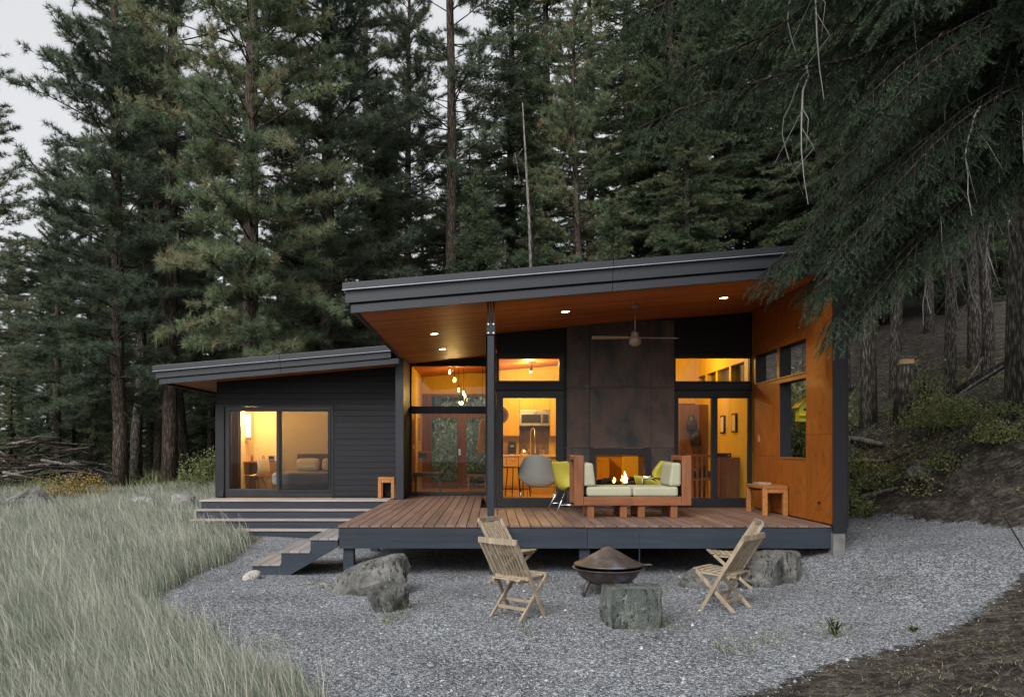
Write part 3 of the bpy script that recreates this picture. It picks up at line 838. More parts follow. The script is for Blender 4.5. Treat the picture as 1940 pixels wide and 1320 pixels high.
# floors
wall('floor', [(XWL + .1, XWR, YWW + .02, YB, 0.55, 0.70), (-1.79, XL, YE + .05, YB, 0.55, 0.70), (XL, XR, YD + .02, YB, 0.55, 0.70)], M['floor_in'])

# steel column at the porch front, bolted to the roof beam
col_ = put(MB().box(-.048, .048, 10.95, 11.05, DZ + .014, 3.285).build('steel_column', M['steel_dark'], None, bevel=.008), house)
put(MB().box(-.06, .06, 10.93, 11.07, 3.287, 3.46).build('bracket', M['flashing'], None, bevel=.004), col_)
put(MB().box(-.05, -.028, 10.95, 11.05, 3.462, 3.738).box(.028, .05, 10.95, 11.05, 3.462, 3.738).box(-.008, .008, 10.96, 11.04, 3.462, 3.738).build('knife_plate', M['steel_dark'], None), col_)
put(MB().box(-.08, .08, 10.92, 11.08, DZ + .001, DZ + .013).build('base_plate', M['steel_dark'], None), col_)
b_ = MB()
for zz in (3.31, 3.43):
    for xx in (-.035, .035): b_.lathe([(0, 0.012), (.012, .012), (.012, 0)], 8, (xx, zz, 0))
bo = MB(); bo.v = [(v[0], 10.929 - v[2], v[1]) for v in b_.v]; bo.f = b_.f
put(bo.build('bolt', M['chrome'], None), col_)

# recessed lights in the porch ceiling
for px, py in ((823, 632), (838, 661), (1071, 590), (1371, 564)):
    # meet of the view line with the sloping ceiling
    dx, dz = (px - VX) / FPX, (VY - py) / FPX
    Y = (3.741 - CAMZ) / (dz - 0.0833 * dx); x = dx * Y; z = zs(x)
    d = put(MB().lathe([(.062, -.006), (.075, -.006), (.075, .002), (.062, .002), (.062, -.006)], 24).build('downlight', M['fascia'], None, smooth=False, loc=(x, Y, z)), main_roof)
    d.rotation_euler = (0, -math.atan(.0833), 0)
    put(MB().lathe([(0, -.004), (.06, -.004)], 24).build('lamp_lens', M['downlight'], None, loc=(x, Y, z - .001)), d)
    L = bpy.data.lights.new('downlight_beam', 'SPOT'); L.energy = 27; L.color = (1, .70, .40); L.spot_size = R(120); L.spot_blend = .7; L.shadow_soft_size = .05
    lo = bpy.data.objects.new('downlight_beam', L); COL.objects.link(lo); lo.location = (x, Y, z - .02); put(lo, d)

# ------------------------------------------------------------------ deck
deck = thing('deck', 'raised red-brown timber deck with dark blue skirting wrapping the cabin front', 'deck', (0, 12, 0))
def dbx(name, mat, x0, x1, y0, y1, z0, z1, parent=deck, bevel=0.003): return put(bx(name, mat, None, x0, x1, y0, y1, z0, z1, bevel), parent)
pitch = 0.1443
xb = -2.054; k = 0
while xb < XR - 0.1:
    x1 = min(xb + pitch - 0.010, XR - .002)
    ye = 13.975 if x1 > XL - .02 else (16.262 if xb < -1.78 else YE - .01)
    dz = random.uniform(-.0015, .0015)
    # boards come in lengths: a butt joint part way along the long ones
    j = random.choice((12.6, 13.4, 14.8))
    if ye > 15:
        dbx('board', M['deck'], xb, x1, YF - .015, j - .002, DZ - .026 + dz, DZ + dz); dbx('board', M['deck'], xb, x1, j + .002, ye, DZ - .026, DZ)
    else:
        dbx('board', M['deck'], xb, x1, YF - .015, ye, DZ - .026 + dz, DZ + dz)
    xb += pitch; k += 1
dbx('front_skirt', M['blue_stain'], -2.045, 1.30, YF, YF + .038, DZ - .31, DZ - .03)
dbx('front_skirt', M['blue_stain'], 1.303, XR + .0, YF, YF + .038, DZ - .31, DZ - .03)
dbx('side_skirt', M['blue_stain_y'], -2.047, -2.01, YF + .04, 16.25, DZ - .31, DZ - .03)
for yy in (11.5, 12.4, 13.3): dbx('joist', M['blue_stain'], -2.0, XR - .1, yy, yy + .045, DZ - .28, DZ - .03)
for xx in (-2.0, -.02, 1.2):
    for yy in (10.78, 13.2): dbx('footing_post', M['blue_stain'], xx, xx + .14, yy, yy + .14, -.1, DZ - .312)
# broad wing steps
st = put(MB().box(-5.83, -2.06, 16.085, 16.86, 0.0, 0.655).build('wing_steps', M['black'], None), deck)
zt = DZ; y0 = 16.05
for k in range(5):
    nb = 6 if k == 0 else 2
    w = 0.142
    for b in range(nb):
        a = y0 - .03 + b * (w + .005)
        if a + w > 16.87: continue
        if k < 4: dbx('tread_board', M['deck_grey_x'], -5.87 - .0 * k, -2.064, a, a + w, zt - .03, zt - random.uniform(0, .0015), st)
    if k < 4:
        dbx('riser_board', M['blue_stain'], -5.84, -2.066, y0, y0 + .025, zt - .172, zt - .032, st)
        if k > 0: dbx('step_box', M['black'], -5.83, -2.07, y0 + .026, y0 + .26, -.05, zt - .033, st, 0)
    zt -= .1725; y0 -= .265
# side stairs at the deck's left front corner
ss = put(MB().prism_y([(-3.215, -.02), (-2.78, -.02), (-2.06, 0.40), (-2.06, .488), (-2.43, .488), (-2.43, .315), (-2.825, .315), (-2.825, .143), (-3.215, .143)], YF + .005, YF + .043).build('side_stairs', M['blue_stain'], None, bevel=.003), deck)
put(MB().prism_y([(-3.215, -.02), (-2.78, -.02), (-2.06, 0.40), (-2.06, .488), (-2.43, .488), (-2.43, .315), (-2.825, .315), (-2.825, .143), (-3.215, .143)], 11.98, 12.02).build('stringer', M['blue_stain'], None), ss)
for k, (x0, x1, z) in enumerate(((-2.45, -2.058, .5175), (-2.846, -2.436, .345), (-3.24, -2.831, .1725))):
    w = (x1 - x0 - .01) / 3
    for b in range(3): dbx('tread_board', M['deck_grey'], x0 + b * (w + .005), x0 + b * (w + .005) + w, YF - .012, 12.04, z - .027, z, ss)
    dbx('riser_board', M['blue_stain_y'], x0 + .016, x0 + .034, YF + .045, 11.978, z - .172, z - .03, ss)
dbx('riser_board', M['blue_stain_y'], -2.062, -2.05, YF + .045, 11.978, .518, DZ - .03, ss)
# ------------------------------------------------------------------ porch furniture
def T(name, label, cat, x, y, z, rz=0, group=None): return thing(name, label, cat, (x, y, z), rz, group)

def lounge(label, x, y, mirror):
    """low timber lounge seat seen from its side: back post panel, thick frame, block legs, loose cushions"""
    t = T('timber_armchair', label, 'lounge seat', x, y, DZ, 0, 'timber lounge seats set face to face')
    s = -1 if mirror else 1
    def b(name, mat, x0, x1, y0, y1, z0, z1, bev=.008, par=t):
        xa, xb = sorted((x0 * s, x1 * s)); return bx(name, mat, par, xa, xb, y0, y1, z0, z1, bev)
    L, D = .88, .74
    for yy in (0, D - .07):
        b('side_rail', M['redwood'], .142, L, yy, yy + .07, .185, .315)
        b('back_post', M['redwood_z'], 0, .14, yy, yy + .07, .185, .93)
    for k in range(4): b('back_slat', M['redwood_z'], .05, .085, .085 + k * .145, .215 + k * .145, .32, .90)
    b('back_rail', M['redwood'], .0, .14, .072, D - .072, .86, .925)
    b('seat_deck', M['redwood'], .142, L - .002, .072, D - .072, .24, .30)
    for xx in (.2, L - .19):
        for yy in (.03, D - .14): b('leg', M['redwood_z'], xx, xx + .10, yy, yy + .11, 0.001, .184, .006)
    sc = b('seat_cushion', M['cushion'], .19, L - .01, .02, D - .02, .317, .465, .035)
    # back cushion leans on the back rail
    m = MB().prism_y([(.145 * s, .47), (.33 * s, .47), (.285 * s, .82), (.145 * s, .82)][::s], .03, D - .03)
    m.build('back_cushion', M['cushion'], t, bevel=.035)
    return t
lounge('timber lounge seat with pale cushions, its back towards the grey chair', 1.243, 11.86, False)
lounge('timber lounge seat with pale cushions, its back towards the sliding door', 2.99, 11.86, True)

def shell(fn_w, prof, wing, curl, nu=14, nv=18):
    """moulded seat shell: prof = list of (forward, up) from seat front to back top"""
    pts = [Vector((a, 0, c)) for a, c in prof]
    def at(v):
        f = v * (len(pts) - 1); i = min(int(f), len(pts) - 2); t = f - i
        p0 = pts[max(i - 1, 0)]; p1 = pts[i]; p2 = pts[i + 1]; p3 = pts[min(i + 2, len(pts) - 1)]
        return 0.5 * ((2 * p1) + (p2 - p0) * t + (2 * p0 - 5 * p1 + 4 * p2 - p3) * t * t + (3 * p1 - p0 - 3 * p2 + p3) * t ** 3)
    def fn(u, v):
        q = u * 2 - 1; p = at(v)
        return (p.x + wing(v) * q * q, q * fn_w(v), p.z + curl(v) * abs(q) ** 3)
    return MB().grid(fn, nu, nv)

def yellow_chair(label, x, y, rz):
    t = T('shell_armchair', label, 'armchair', x, y, DZ, rz, 'yellow shell armchairs on the deck')
    m = shell(lambda v: .22 + .06 * math.sin(v * 3.0), [(.27, .42), (.12, .39), (-.10, .36), (-.20, .45), (-.25, .62), (-.29, .82)],
              lambda v: .06 + .22 * sstep(.45, .8, v) - .10 * sstep(.8, 1, v), lambda v: .17 * (1 - sstep(.25, .6, v)) + .02)
    m.build('shell', M['yellow_shell'], t, smooth=True, solid=.022, sub=1)
    for sy in (-1, 1):
        f = MB().tube([(.24, sy * .30, 0.01), (.20, sy * .28, .55), (.16, sy * .28, .575), (-.08, sy * .28, .56)], .011, 8)
        f.build('front_leg', M['chrome'], t, smooth=True)
        MB().tube([(-.30, sy * .24, .01), (-.12, sy * .16, .37)], .011, 8).build('rear_leg', M['chrome'], t, smooth=True)
        MB().tube([(.21, sy * .285, .14), (-.22, sy * .22, .14)], .008, 6).build('side_stretcher', M['chrome'], t, smooth=True)
    MB().tube([(.215, -.28, .30), (.215, .28, .30)], .008, 6).build('cross_bar', M['chrome'], t, smooth=True)
    return t
yellow_chair('yellow shell armchair with chrome legs beside the grey chair', 1.27, 12.92, R(15))
yellow_chair('yellow shell armchair behind the lounge seats, right of the fireplace', 2.66, 12.95, R(172))

def grey_chair():
    t = T('lounge_chair', 'pale grey rounded shell lounge chair on thin chrome legs inside the glass door', 'lounge chair', .90, 14.72, .70, R(75))
    m = shell(lambda v: .30 + .10 * math.sin(v * 3.14), [(.36, .40), (.15, .36), (-.10, .33), (-.26, .50), (-.34, .70), (-.40, .92)],
              lambda v: .05 + .26 * sstep(.35, .75, v) - .02 * v, lambda v: .24 * (1 - sstep(.3, .7, v)) - .16 * sstep(.75, 1, v))
    m.build('shell', M['grey_fabric'], t, smooth=True, solid=.035, sub=1)
    m = MB().box(-.05, .33, -.24, .24, .40, .50); m.build('seat_cushion', M['grey_fabric'], t, bevel=.045)
    for sy in (-1, 1):
        MB().tube([(.30, sy * .30, .005), (.26, sy * .28, .40), (-.12, sy * .30, .42), (-.30, sy * .32, .005)], .009, 8).build('leg_frame', M['chrome'], t, smooth=True)
    MB().tube([(.26, -.28, .30), (.26, .28, .30)], .008, 6).build('cross_bar', M['chrome'], t, smooth=True)
grey_chair()

def side_bench(label, x0, x1, y0, y1, z0, h, th, mats, name='bench', cat='bench', group=None):
    t = T(name, label, cat, (x0 + x1) / 2, y0, z0, 0, group)
    w = (x1 - x0) / 2; d = y1 - y0
    bx('top', mats, t, -w, w, 0, d, h - th, h, .005)
    for yy in (0, d - .07):
        for sx in (-1, 1):
            xa, xb = sorted((sx * w, sx * (w - .07))); bx('leg', mats, t, xa, xb, yy, yy + .07, .001, h - th - .001, .004)
    for yy in (0, d - .07): bx('end_rail', mats, t, -w + .072, w - .072, yy + .005, yy + .06, h - th - .06, h - th - .002, .003)
    return t
side_bench('plain wood bench with open ends against the plywood porch wall', 4.20, 4.585, 12.28, 13.12, DZ, .46, .05, M['benchwood'])
side_bench('small open-frame wooden stool beside the bedroom wall', PX(716, 16.55), PX(747, 16.55), 16.55, 16.85, DZ, .44, .05, M['benchwood'], 'stool', 'stool')
t = T('tray', 'small shallow wooden tray lying on the porch bench', 'tray', 4.33, 12.72, DZ + .461)
bx('base', M['teak'], t, -.10, .10, -.14, .14, 0, .012)
for a in ((-.10, -.09, -.14, .14), (.09, .10, -.14, .14), (-.09, .09, -.14, -.13), (-.09, .09, .13, .14)): bx('rim', M['teak'], t, *a, .012, .035)

# ceiling fan
fz = zs(2.21)
t = T('ceiling_fan', 'bronze two-blade ceiling fan hanging on a rod from the porch ceiling', 'ceiling fan', 2.21, 12.2, fz)
M['bronze'] = plain('bronze', (0.34, 0.265, 0.225), 0.45, 0.4, 0.3)
MB().lathe([(0, 0.01), (.06, .01), (.075, -.02), (.045, -.06), (.012, -.065)], 24).build('canopy', M['bronze'], t, smooth=True)
MB().tube([(0, 0, -.04), (0, 0, -.44)], .011, 10).build('rod', M['bronze'], t, smooth=True)
MB().lathe([(.012, -.40), (.06, -.42), (.062, -.47), (.05, -.475), (.085, -.50), (.098, -.55), (.085, -.60), (.045, -.63), (0, -.637)], 28).build('motor', M['bronze'], t, smooth=True)
for k, a in enumerate((2, 182)):
    bl = MB().add([(.07, -.035, -.505), (.66, -.06, -.515), (.66, .06, -.485), (.07, .035, -.49), (.07, -.035, -.515), (.66, -.06, -.525), (.66, .06, -.495), (.07, .035, -.50)],
                  [(0, 1, 2, 3), (7, 6, 5, 4), (0, 4, 5, 1), (1, 5, 6, 2), (2, 6, 7, 3), (3, 7, 4, 0)])
    bl.build('blade', M['walnut'] if False else M['bronze'], t, bevel=.003, rot=(0, 0, R(a)))

# birdhouse hanging past the porch wall opening
t = T('birdhouse', 'yellow-green birdhouse with a pitched roof hanging beyond the porch wall opening', 'birdhouse', 4.935, 12.60, 2.15)
M['bird_green'] = plain('bird_green', (0.42, 0.40, 0.03), 0.6); M['bird_yellow'] = plain('bird_yellow', (0.62, 0.42, 0.04), 0.6)
MB().prism_y([(-.085, 0), (.085, 0), (.085, .24), (0, .34), (-.085, .24)], -.085, .085).build('body', M['bird_green'], t, bevel=.003)
MB().bar((-.13, 0, .215), (.008, 0, .365), .24, .014, (0, 0, 1)).bar((.13, 0, .215), (-.008, 0, .365), .24, .0142, (0, 0, 1)).build('roof', M['bird_yellow'], t)
bx('ledge', M['bird_yellow'], t, -.11, .11, -.15, -.086, .085, .115, .003)
MB().tube([(0, -.0855, .19), (0, -.089, .19)], .022, 14).build('entry_hole', M['black'], t)
MB().tube([(0, 0, .36), (0, 0, zs(4.935) - 2.15)], .003, 5).build('hanging_wire', M['steel_dark'], t)

# ------------------------------------------------------------------ fire pit and folding chairs
t = T('fire_pit', 'rusty steel fire bowl on bent legs under a conical lid', 'fire pit', 1.40, 9.50, 0.0)
MB().lathe([(0, .085), (.10, .09), (.22, .125), (.32, .19), (.375, .265), (.395, .30), (.43, .305), (.43, .313), (.388, .310), (.36, .265), (.30, .20), (.2, .14), (0, .10)], 48).build('bowl', M['firepit'], t, smooth=True)
ld = MB().lathe([(0, .56), (.03, .555), (.10, .515), (.22, .445), (.33, .385), (.39, .360), (.41, .354), (.41, .344), (.38, .348), (0, .42)], 48).build('lid', M['firepit'], t, smooth=True)
MB().tube([(-.03, 0, .50), (-.03, 0, .575), (.03, 0, .575), (.03, 0, .50)], .007, 6).build('lid_handle', M['steel_dark'], ld)
for k in range(3):
    a = R(208 + 120 * k); c, s_ = math.cos(a), math.sin(a)
    MB().tube([(.26 * c, .26 * s_, .17), (.31 * c, .31 * s_, .12), (.335 * c, .335 * s_, .05), (.36 * c, .36 * s_, 0.0)], [.03, .028, .024, .022], 8).build('leg', M['firepit'], t, smooth=True)
bx('hinge_tab', M['firepit'], t, .40, .52, -.03, .03, .336, .348)
MB().tube([(.44, .0, .30), (.44, 0, .34), (.52, 0, .345)], .008, 6).build('hinge_pin', M['steel_dark'], t)
MB().tube([(.375, .02, .30), (.38, .02, .72)], .007, 6).build('spark_rod', M['steel_dark'], t)

def folding_chair():
    t = empty('folding_chair')
    W = .225
    top, foot = Vector((-.31, 0, .79)), Vector((.17, 0, 0))
    sf, rf = Vector((.25, 0, .415)), Vector((-.20, 0, 0))
    def on(a, b, k): return a + (b - a) * k
    for s in (-1, 1):
        o = Vector((0, s * W, 0)); i = Vector((0, s * (W - .035), 0))
        mid = on(top, foot, .42) + Vector((.012, 0, -.0))
        m = MB().bar(top + o, mid + o, .024, .045, (1, 0, .5)); m.build('stile', M['teak'], t, bevel=.004)
        m = MB().bar(mid + o - Vector((.004, 0, -.008)), foot + o, .0242, .042, (1, 0, .5)); m.build('front_leg', M['teak'], t, bevel=.004)
        MB().bar(sf + i, rf + i, .024, .040, (1, 0, -1)).build('rear_leg', M['teak'], t, bevel=.004)
        MB().bar(Vector((-.20, s * (W - .07), .385)), Vector((.24, s * (W - .07), .40)), .022, .035).build('seat_rail', M['teak'], t, bevel=.003)
    # gently curved crest rail
    pts = [Vector((-.315 - .018 * (1 - (k / 4 - 1) ** 2), (k / 4 - 1) * (W + .02), .805)) for k in range(9)]
    m = MB()
    for a, b in zip(pts, pts[1:]): m.bar(a, b, .028, .055)
    m.build('crest_rail', M['teak'], t)
    lo = on(top, foot, .47)
    MB().bar(lo + Vector((.0, -W + .013, 0)), lo + Vector((0, W - .013, 0)), .024, .045).build('lower_rail', M['teak'], t, bevel=.003)
    for k in range(9):
        y = -.172 + k * .043
        a = on(top, foot, .03) + Vector((-.012, y, 0)); b = lo + Vector((-.004, y, .01))
        MB().bar(a, b, .023, .012, (1, 0, .5)).build('back_slat', M['teak'], t)
    for k in range(7):
        x = -.19 + k * .072
        MB().box(x, x + .055, -W + .045, W - .045, .402 + .03 * (k / 7) ** 2, .418 + .03 * (k / 7) ** 2).build('seat_slat', M['teak'], t, bevel=.003)
    q = on(top, foot, .80); MB().bar(q + Vector((0, -W, 0)), q + Vector((0, W, 0)), .02, .03).build('stretcher', M['teak'], t)
    q = on(sf, rf, .74); MB().bar(q + Vector((0, -W + .04, 0)), q + Vector((0, W - .04, 0)), .02, .03).build('stretcher', M['teak'], t)
    q = on(sf, rf, .04); MB().bar(q + Vector((0, -W + .04, 0)), q + Vector((0, W - .04, 0)), .02, .028).build('stretcher', M['teak'], t)
    return t
fc = folding_chair()
spots = [(0.27, 8.17, (.64, .77), 'weathered folding chair left of the fire pit, nearer the camera, seen from behind'),
         (0.24, 10.22, (.80, -.60), 'weathered folding chair left of the fire pit, half hidden behind the nearer one'),
         (2.54, 8.60, (-.72, .69), 'weathered folding chair right of the fire pit, nearer the camera, its slatted back to us'),
         (3.02, 9.95, (-.99, .13), 'weathered folding chair right of the fire pit, seen edge-on in front of the grey boulders')]
for i, (x, y, f, lab) in enumerate(spots):
    o = fc if i == 0 else copy_tree(fc)
    o.location = (x, y, float(hgt(x, y)) - .004); o.rotation_euler = (0, 0, math.atan2(f[1], f[0]))
    tag(o, lab, 'folding chair', 'folding chairs round the fire pit')

# ------------------------------------------------------------------ lamps inside
def lamp_light(x, y, z, power, parent, size=.06, col=(1, .63, .20)):
    L = bpy.data.lights.new('lamp_light', 'POINT'); L.energy = power; L.color = col; L.shadow_soft_size = size
    o = bpy.data.objects.new('lamp_light', L); COL.objects.link(o); o.location = (x, y, z); put(o, parent)

def track_spot(label, x, y, drop, power, cat='spot light', group='track spots in the living room ceiling'):
    t = T('track_spot', label, cat, x, y, zs(x), 0, group)
    bx('mount', M['black'], t, -.09, .09, -.015, .015, -.02, .0)
    MB().tube([(0, 0, -.02), (-.02, 0, -drop + .06)], .008, 6).build('stem', M['black'], t)
    MB().tube([(-.02, 0, -drop + .08), (-.03, 0, -drop)], [.03, .036], 12).build('head', M['black'], t, smooth=False)
    MB().lathe([(0, -.03), (.02, -.025), (.028, 0), (.02, .02), (0, .025)], 14, (-.032, 0, -drop - .01)).build('bulb', M['bulb'], t, smooth=True)
    lamp_light(x - .032, y, zs(x) - drop - .09, power, t)
track_spot('ceiling spot light seen through the high window left of the chimney', .80, 16.6, .22, 70)
track_spot('ceiling spot light near the right wall of the living room', 3.6, 15.9, .22, 58)
track_spot('ceiling spot light in front of the kitchen cabinets', 1.0, 19.3, .22, 70)

for i, (px, py, Y, pw, lab) in enumerate(((861, 719, 18.3, 19, 'largest bare hanging bulb in the glazed entry'), (852, 704, 17.95, 5, 'hanging bulb nearest the entry glass, just above the largest one'),
        (869, 738, 18.9, 4, 'small hanging bulb just below the largest one in the entry'), (878, 744, 19.4, 4, 'middle of the three small hanging bulbs in the entry'), (881, 749, 19.9, 4, 'lowest and farthest small hanging bulb in the entry'))):
    p = P(px, py, Y)
    top = zs(p.x)
    t = T('pendant_bulb', lab, 'pendant lamp', p.x, Y, top, 0, 'bare bulbs hanging in the entry')
    d = top - p.z
    MB().tube([(0, 0, 0), (0, 0, -d + .07)], .005, 6).build('cord', M['black'], t)
    MB().tube([(0, 0, -d + .10), (0, 0, -d + .045)], .018, 10).build('socket', M['black'], t)
    r = .75 if i == 0 else .45
    MB().lathe([(.012 * r, .05), (.022 * r, .03), (.04 * r, -.01), (.036 * r, -.035), (.02 * r, -.052), (0, -.055)], 14, (0, 0, -d)).build('bulb', M['bulb'], t, smooth=True)
    if i == 0: lamp_light(p.x, Y + .8, p.z - .30, pw, t)

# ------------------------------------------------------------------ kitchen (seen through the left glass door)
YC = 20.40
def doorset(t, xs, z0, z1, yf, mat, knob=None):
    for a, b in zip(xs, xs[1:]):
        d = bx('cabinet_door', mat, t, a + .003, b - .003, yf - .02, yf - .001, z0 + .003, z1 - .003, .003)
        if knob: bx('handle', M['stainless'], d, -.06, .06, -.035, -.02, (z1 - z0) / 2 - .06, (z1 - z0) / 2 - .05)
k0, k1 = .03, 3.0
def cabinet(label, name, rects, mat=M['cabinet']):
    t = T(name, label, 'kitchen cabinet', 0, 0, 0)
    m = MB()
    for r in rects: m.box(*r)
    m.build('carcass', mat, t); return t
xm0, xm1 = PX(984, YC), PX(1042, YC)
t = cabinet('amber wood wall cabinets left and right of the microwave', 'wall_cabinet', [(k0, xm0 - .002, YC, YB - .002, 2.05, 3.3), (xm0, xm1, YC, YB - .002, 2.72, 3.3), (xm1 + .002, k1, YC, YB - .002, 2.05, 3.3)])
doorset(t, (k0, xm0), 2.05, 3.3, YC, M['cabinet']); doorset(t, (xm0, (xm0 + xm1) / 2, xm1), 2.72, 3.3, YC, M['cabinet']); doorset(t, (xm1, 1.95, 2.4, k1), 2.05, 3.3, YC, M['cabinet'])
t = cabinet('amber wood base cabinets under the kitchen counter', 'base_cabinet', [(k0, k1, YC - .25, YB - .002, .72, 1.53)])
doorset(t, (k0, .4, xm0, xm1, 1.95, 2.4, k1), .78, 1.50, YC - .25, M['cabinet'], True)
bx('counter_top', M['plaster'], t, k0, k1, YC - .28, YB - .003, 1.531, 1.57, .004)
M['backsplash'] = wood('backsplash', (0.13, 0.085, 0.05), (0.22, 0.15, 0.09), (10, 10, 1), 0.3, .1)
t = T('backsplash', 'brown panelled backsplash under the microwave', 'backsplash', xm0, YB - .03, 1.571)
for k in range(6): bx('panel', M['backsplash'], t, k * (xm1 - xm0) / 6 + .002, (k + 1) * (xm1 - xm0) / 6 - .002, 0, .026, 0, .72)
t = T('microwave', 'stainless microwave oven between the amber wall cabinets', 'microwave', xm0, YC - .04, 2.31)
w = xm1 - xm0
bx('case', M['stainless'], t, .003, w - .003, 0, .42, 0, .405, .006)
bx('window', M['black'], t, .05, w * .70, -.012, -.001, .07, .29, .003)
bx('control_panel', M['black'], t, w * .77, w - .04, -.012, -.001, .07, .29, .003)
MB().tube([(w * .735, -.045, .06), (w * .735, -.045, .31)], .012, 8).build('handle', M['chrome'], t)
t = T('coffee_maker', 'black coffee maker on the kitchen counter', 'coffee maker', PX(970, YC), YC - .1, 1.571)
bx('body', M['black'], t, -.1, .1, 0, .2, 0, .34, .01); bx('spout', M['stainless'], t, -.04, .04, -.07, -.001, .2, .24); bx('drip_tray', M['stainless'], t, -.08, .08, -.09, -.001, 0, .02)
t = T('stock_pot', 'steel cooking pot on the stove under the microwave', 'pot', PX(1030, YC), YC - .05, 1.571)
MB().lathe([(0, 0), (.13, 0), (.13, .12), (.14, .125), (.135, .13), (0, .14)], 20).build('pot', M['stainless'], t, smooth=False); MB().lathe([(0, .18), (.02, .175), (.02, .14)], 10).build('lid_knob', M['black'], t)
t = T('kettle', 'shiny steel kettle on the stove behind the grey chair', 'kettle', PX(992, YC), YC - .1, 1.571)
MB().lathe([(0, 0), (.10, 0), (.11, .04), (.09, .12), (.04, .16), (0, .165)], 20).build('body', M['chrome'], t, smooth=True); MB().tube([(-.08, 0, .12), (-.06, 0, .22), (.06, 0, .22), (.08, 0, .12)], .008, 6).build('handle', M['black'], t); MB().tube([(.09, 0, .08), (.15, 0, .14)], [.016, .01], 8).build('spout', M['chrome'], t)
t = T('tap', 'tall curved chrome tap standing on the kitchen island', 'tap', PX(1006, 18.4), 18.6, 1.571)
MB().tube([(0, 0, 0), (0, 0, .55), (.02, -.02, .60), (.06, -.06, .62), (.09, -.09, .60), (.10, -.10, .05)], .014, 8).build('spout', M['chrome'], t, smooth=True); MB().tube([(0, 0, .08), (-.08, 0, .11)], .008, 6).build('lever', M['chrome'], t)
t = T('kitchen_island', 'light wood kitchen island behind the grey chair', 'kitchen island', 1.3, 18.4, .70)
bx('body', M['cabinet'], t, -.35, 1.0, 0, .6, 0, .83); bx('top', M['plaster'], t, -.40, 1.05, -.05, .65, .832, .87, .004)
t = T('round_wall_mirror', 'large dark round disc hanging on the left kitchen wall', 'mirror', .215, 19.0, PZ(786, 19.0))
m = MB().lathe([(0, 0), (.20, 0), (.21, .01), (.21, .03), (0, .03)], 36); o = m.build('disc', M['walnut'], t, rot=(R(90), 0, 0)); 
MB().tube([(0, 0, .205), (0, 0, zs(.2) - PZ(786, 19.0))], .004, 5).build('hanging_wire', M['black'], t)
MB().lathe([(0, .032), (.15, .032), (.15, .036), (0, .036)], 30).build('glass', M['steel_dark'], t, rot=(R(90), 0, 0))
for i, (px, lab) in enumerate(((967, 'thin steel counter stool nearest the left jamb of the glass door'), (982, 'thin steel counter stool beside the grey chair'))):
    t = T('counter_stool', lab, 'stool', PX(px, 16.8), 16.8 + .35 * i, .70, R(20 * i), 'steel stools at the kitchen island')
    bx('seat', M['walnut'], t, -.19, .19, -.18, .18, .62, .65, .01)
    for a in (-1, 1):
        for b in (-1, 1): MB().tube([(a * .17, b * .16, .62), (a * .21, b * .2, 0)], .011, 6).build('leg', M['steel_dark'], t)
    for a in (-1, 1): MB().tube([(a * .2, -.18, .22), (a * .2, .18, .22)], .008, 6).build('foot_rail', M['chrome'], t)
    MB().tube([(-.18, .17, .64), (-.18, .18, .88), (.18, .18, .88), (.18, .17, .64)], .01, 6).build('back_rail', M['chrome'], t)

# ------------------------------------------------------------------ right-hand room behind the sliding door
XI = XR - .032
for i, (px, py0, py1, lab) in enumerate(((1370, 787, 821, 'narrow black-framed picture on the plywood wall, left of the pair'), (1392, 783, 819, 'narrow black-framed picture on the plywood wall, right of the pair'))):
    Y = FPX * (XI - .01) / (px - VX)
    t = T('wall_picture', lab, 'picture', XI, Y, PZ((py0 + py1) / 2, Y), 0, 'pair of framed pictures')
    h = (py1 - py0) * Y / FPX / 2
    bx('frame', M['black'], t, -.035, -.001, -.13, .13, -h, h, .003); bx('print', M['plaster'], t, -.038, -.0355, -.10, .10, -h + .03, h - .03)
t = T('cabinet', 'low reddish wood cabinet against the plywood wall inside the sliding door', 'cabinet', XI - .002, 14.62, .70)
bx('case', M['redwood_z'], t, -.36, 0, 0, .6, .02, .86, .006); bx('door', M['redwood_z'], t, -.345, -.015, -.018, -.001, .06, .82, .004); bx('plinth', M['walnut'], t, -.34, -.02, .02, .55, 0, .019)
bx('knob', M['black'], t, -.33, -.31, -.035, -.018, .45, .47)
t = T('stereo', 'dark flat stereo unit on top of the reddish cabinet', 'stereo', XI - .24, 14.75, 1.562)
bx('case', M['black'], t, -.13, .13, 0, .3, 0, .08, .004); bx('dial', M['stainless'], t, .06, .1, -.008, -.001, .03, .05)
t = T('slatted_crib', 'honey-coloured slatted wooden shelf stand inside the sliding door', 'shelf stand', 4.0, 15.05, .70)
for z in (.02, .42, .86): bx('rail', M['benchwood'], t, -.22, .22, 0, .40, z, z + .05, .003)
for k in range(5): bx('slat', M['benchwood'], t, -.205 + k * .09, -.165 + k * .09, .01, .03, .072, .418, .002); bx('slat', M['benchwood'], t, -.205 + k * .09, -.165 + k * .09, .01, .03, .472, .858, .002)
for k in range(4): bx('basket', M['walnut'] if k % 2 else M['black'], t, -.2 + k * .1, -.12 + k * .1, .08, .35, .472, .60 + .05 * (k % 3), .01)
t = T('tall_cupboard', 'tall brown cupboard at the back of the right-hand room', 'cupboard', XI - .34, 16.75, .70)
bx('case', M['walnut'], t, -.26, .34, 0, .6, 0, 1.95, .005)
for a, b in ((-.255, .038), (.042, .335)): bx('door', M['walnut'], t, a, b, -.02, -.001, .05, 1.92, .004)
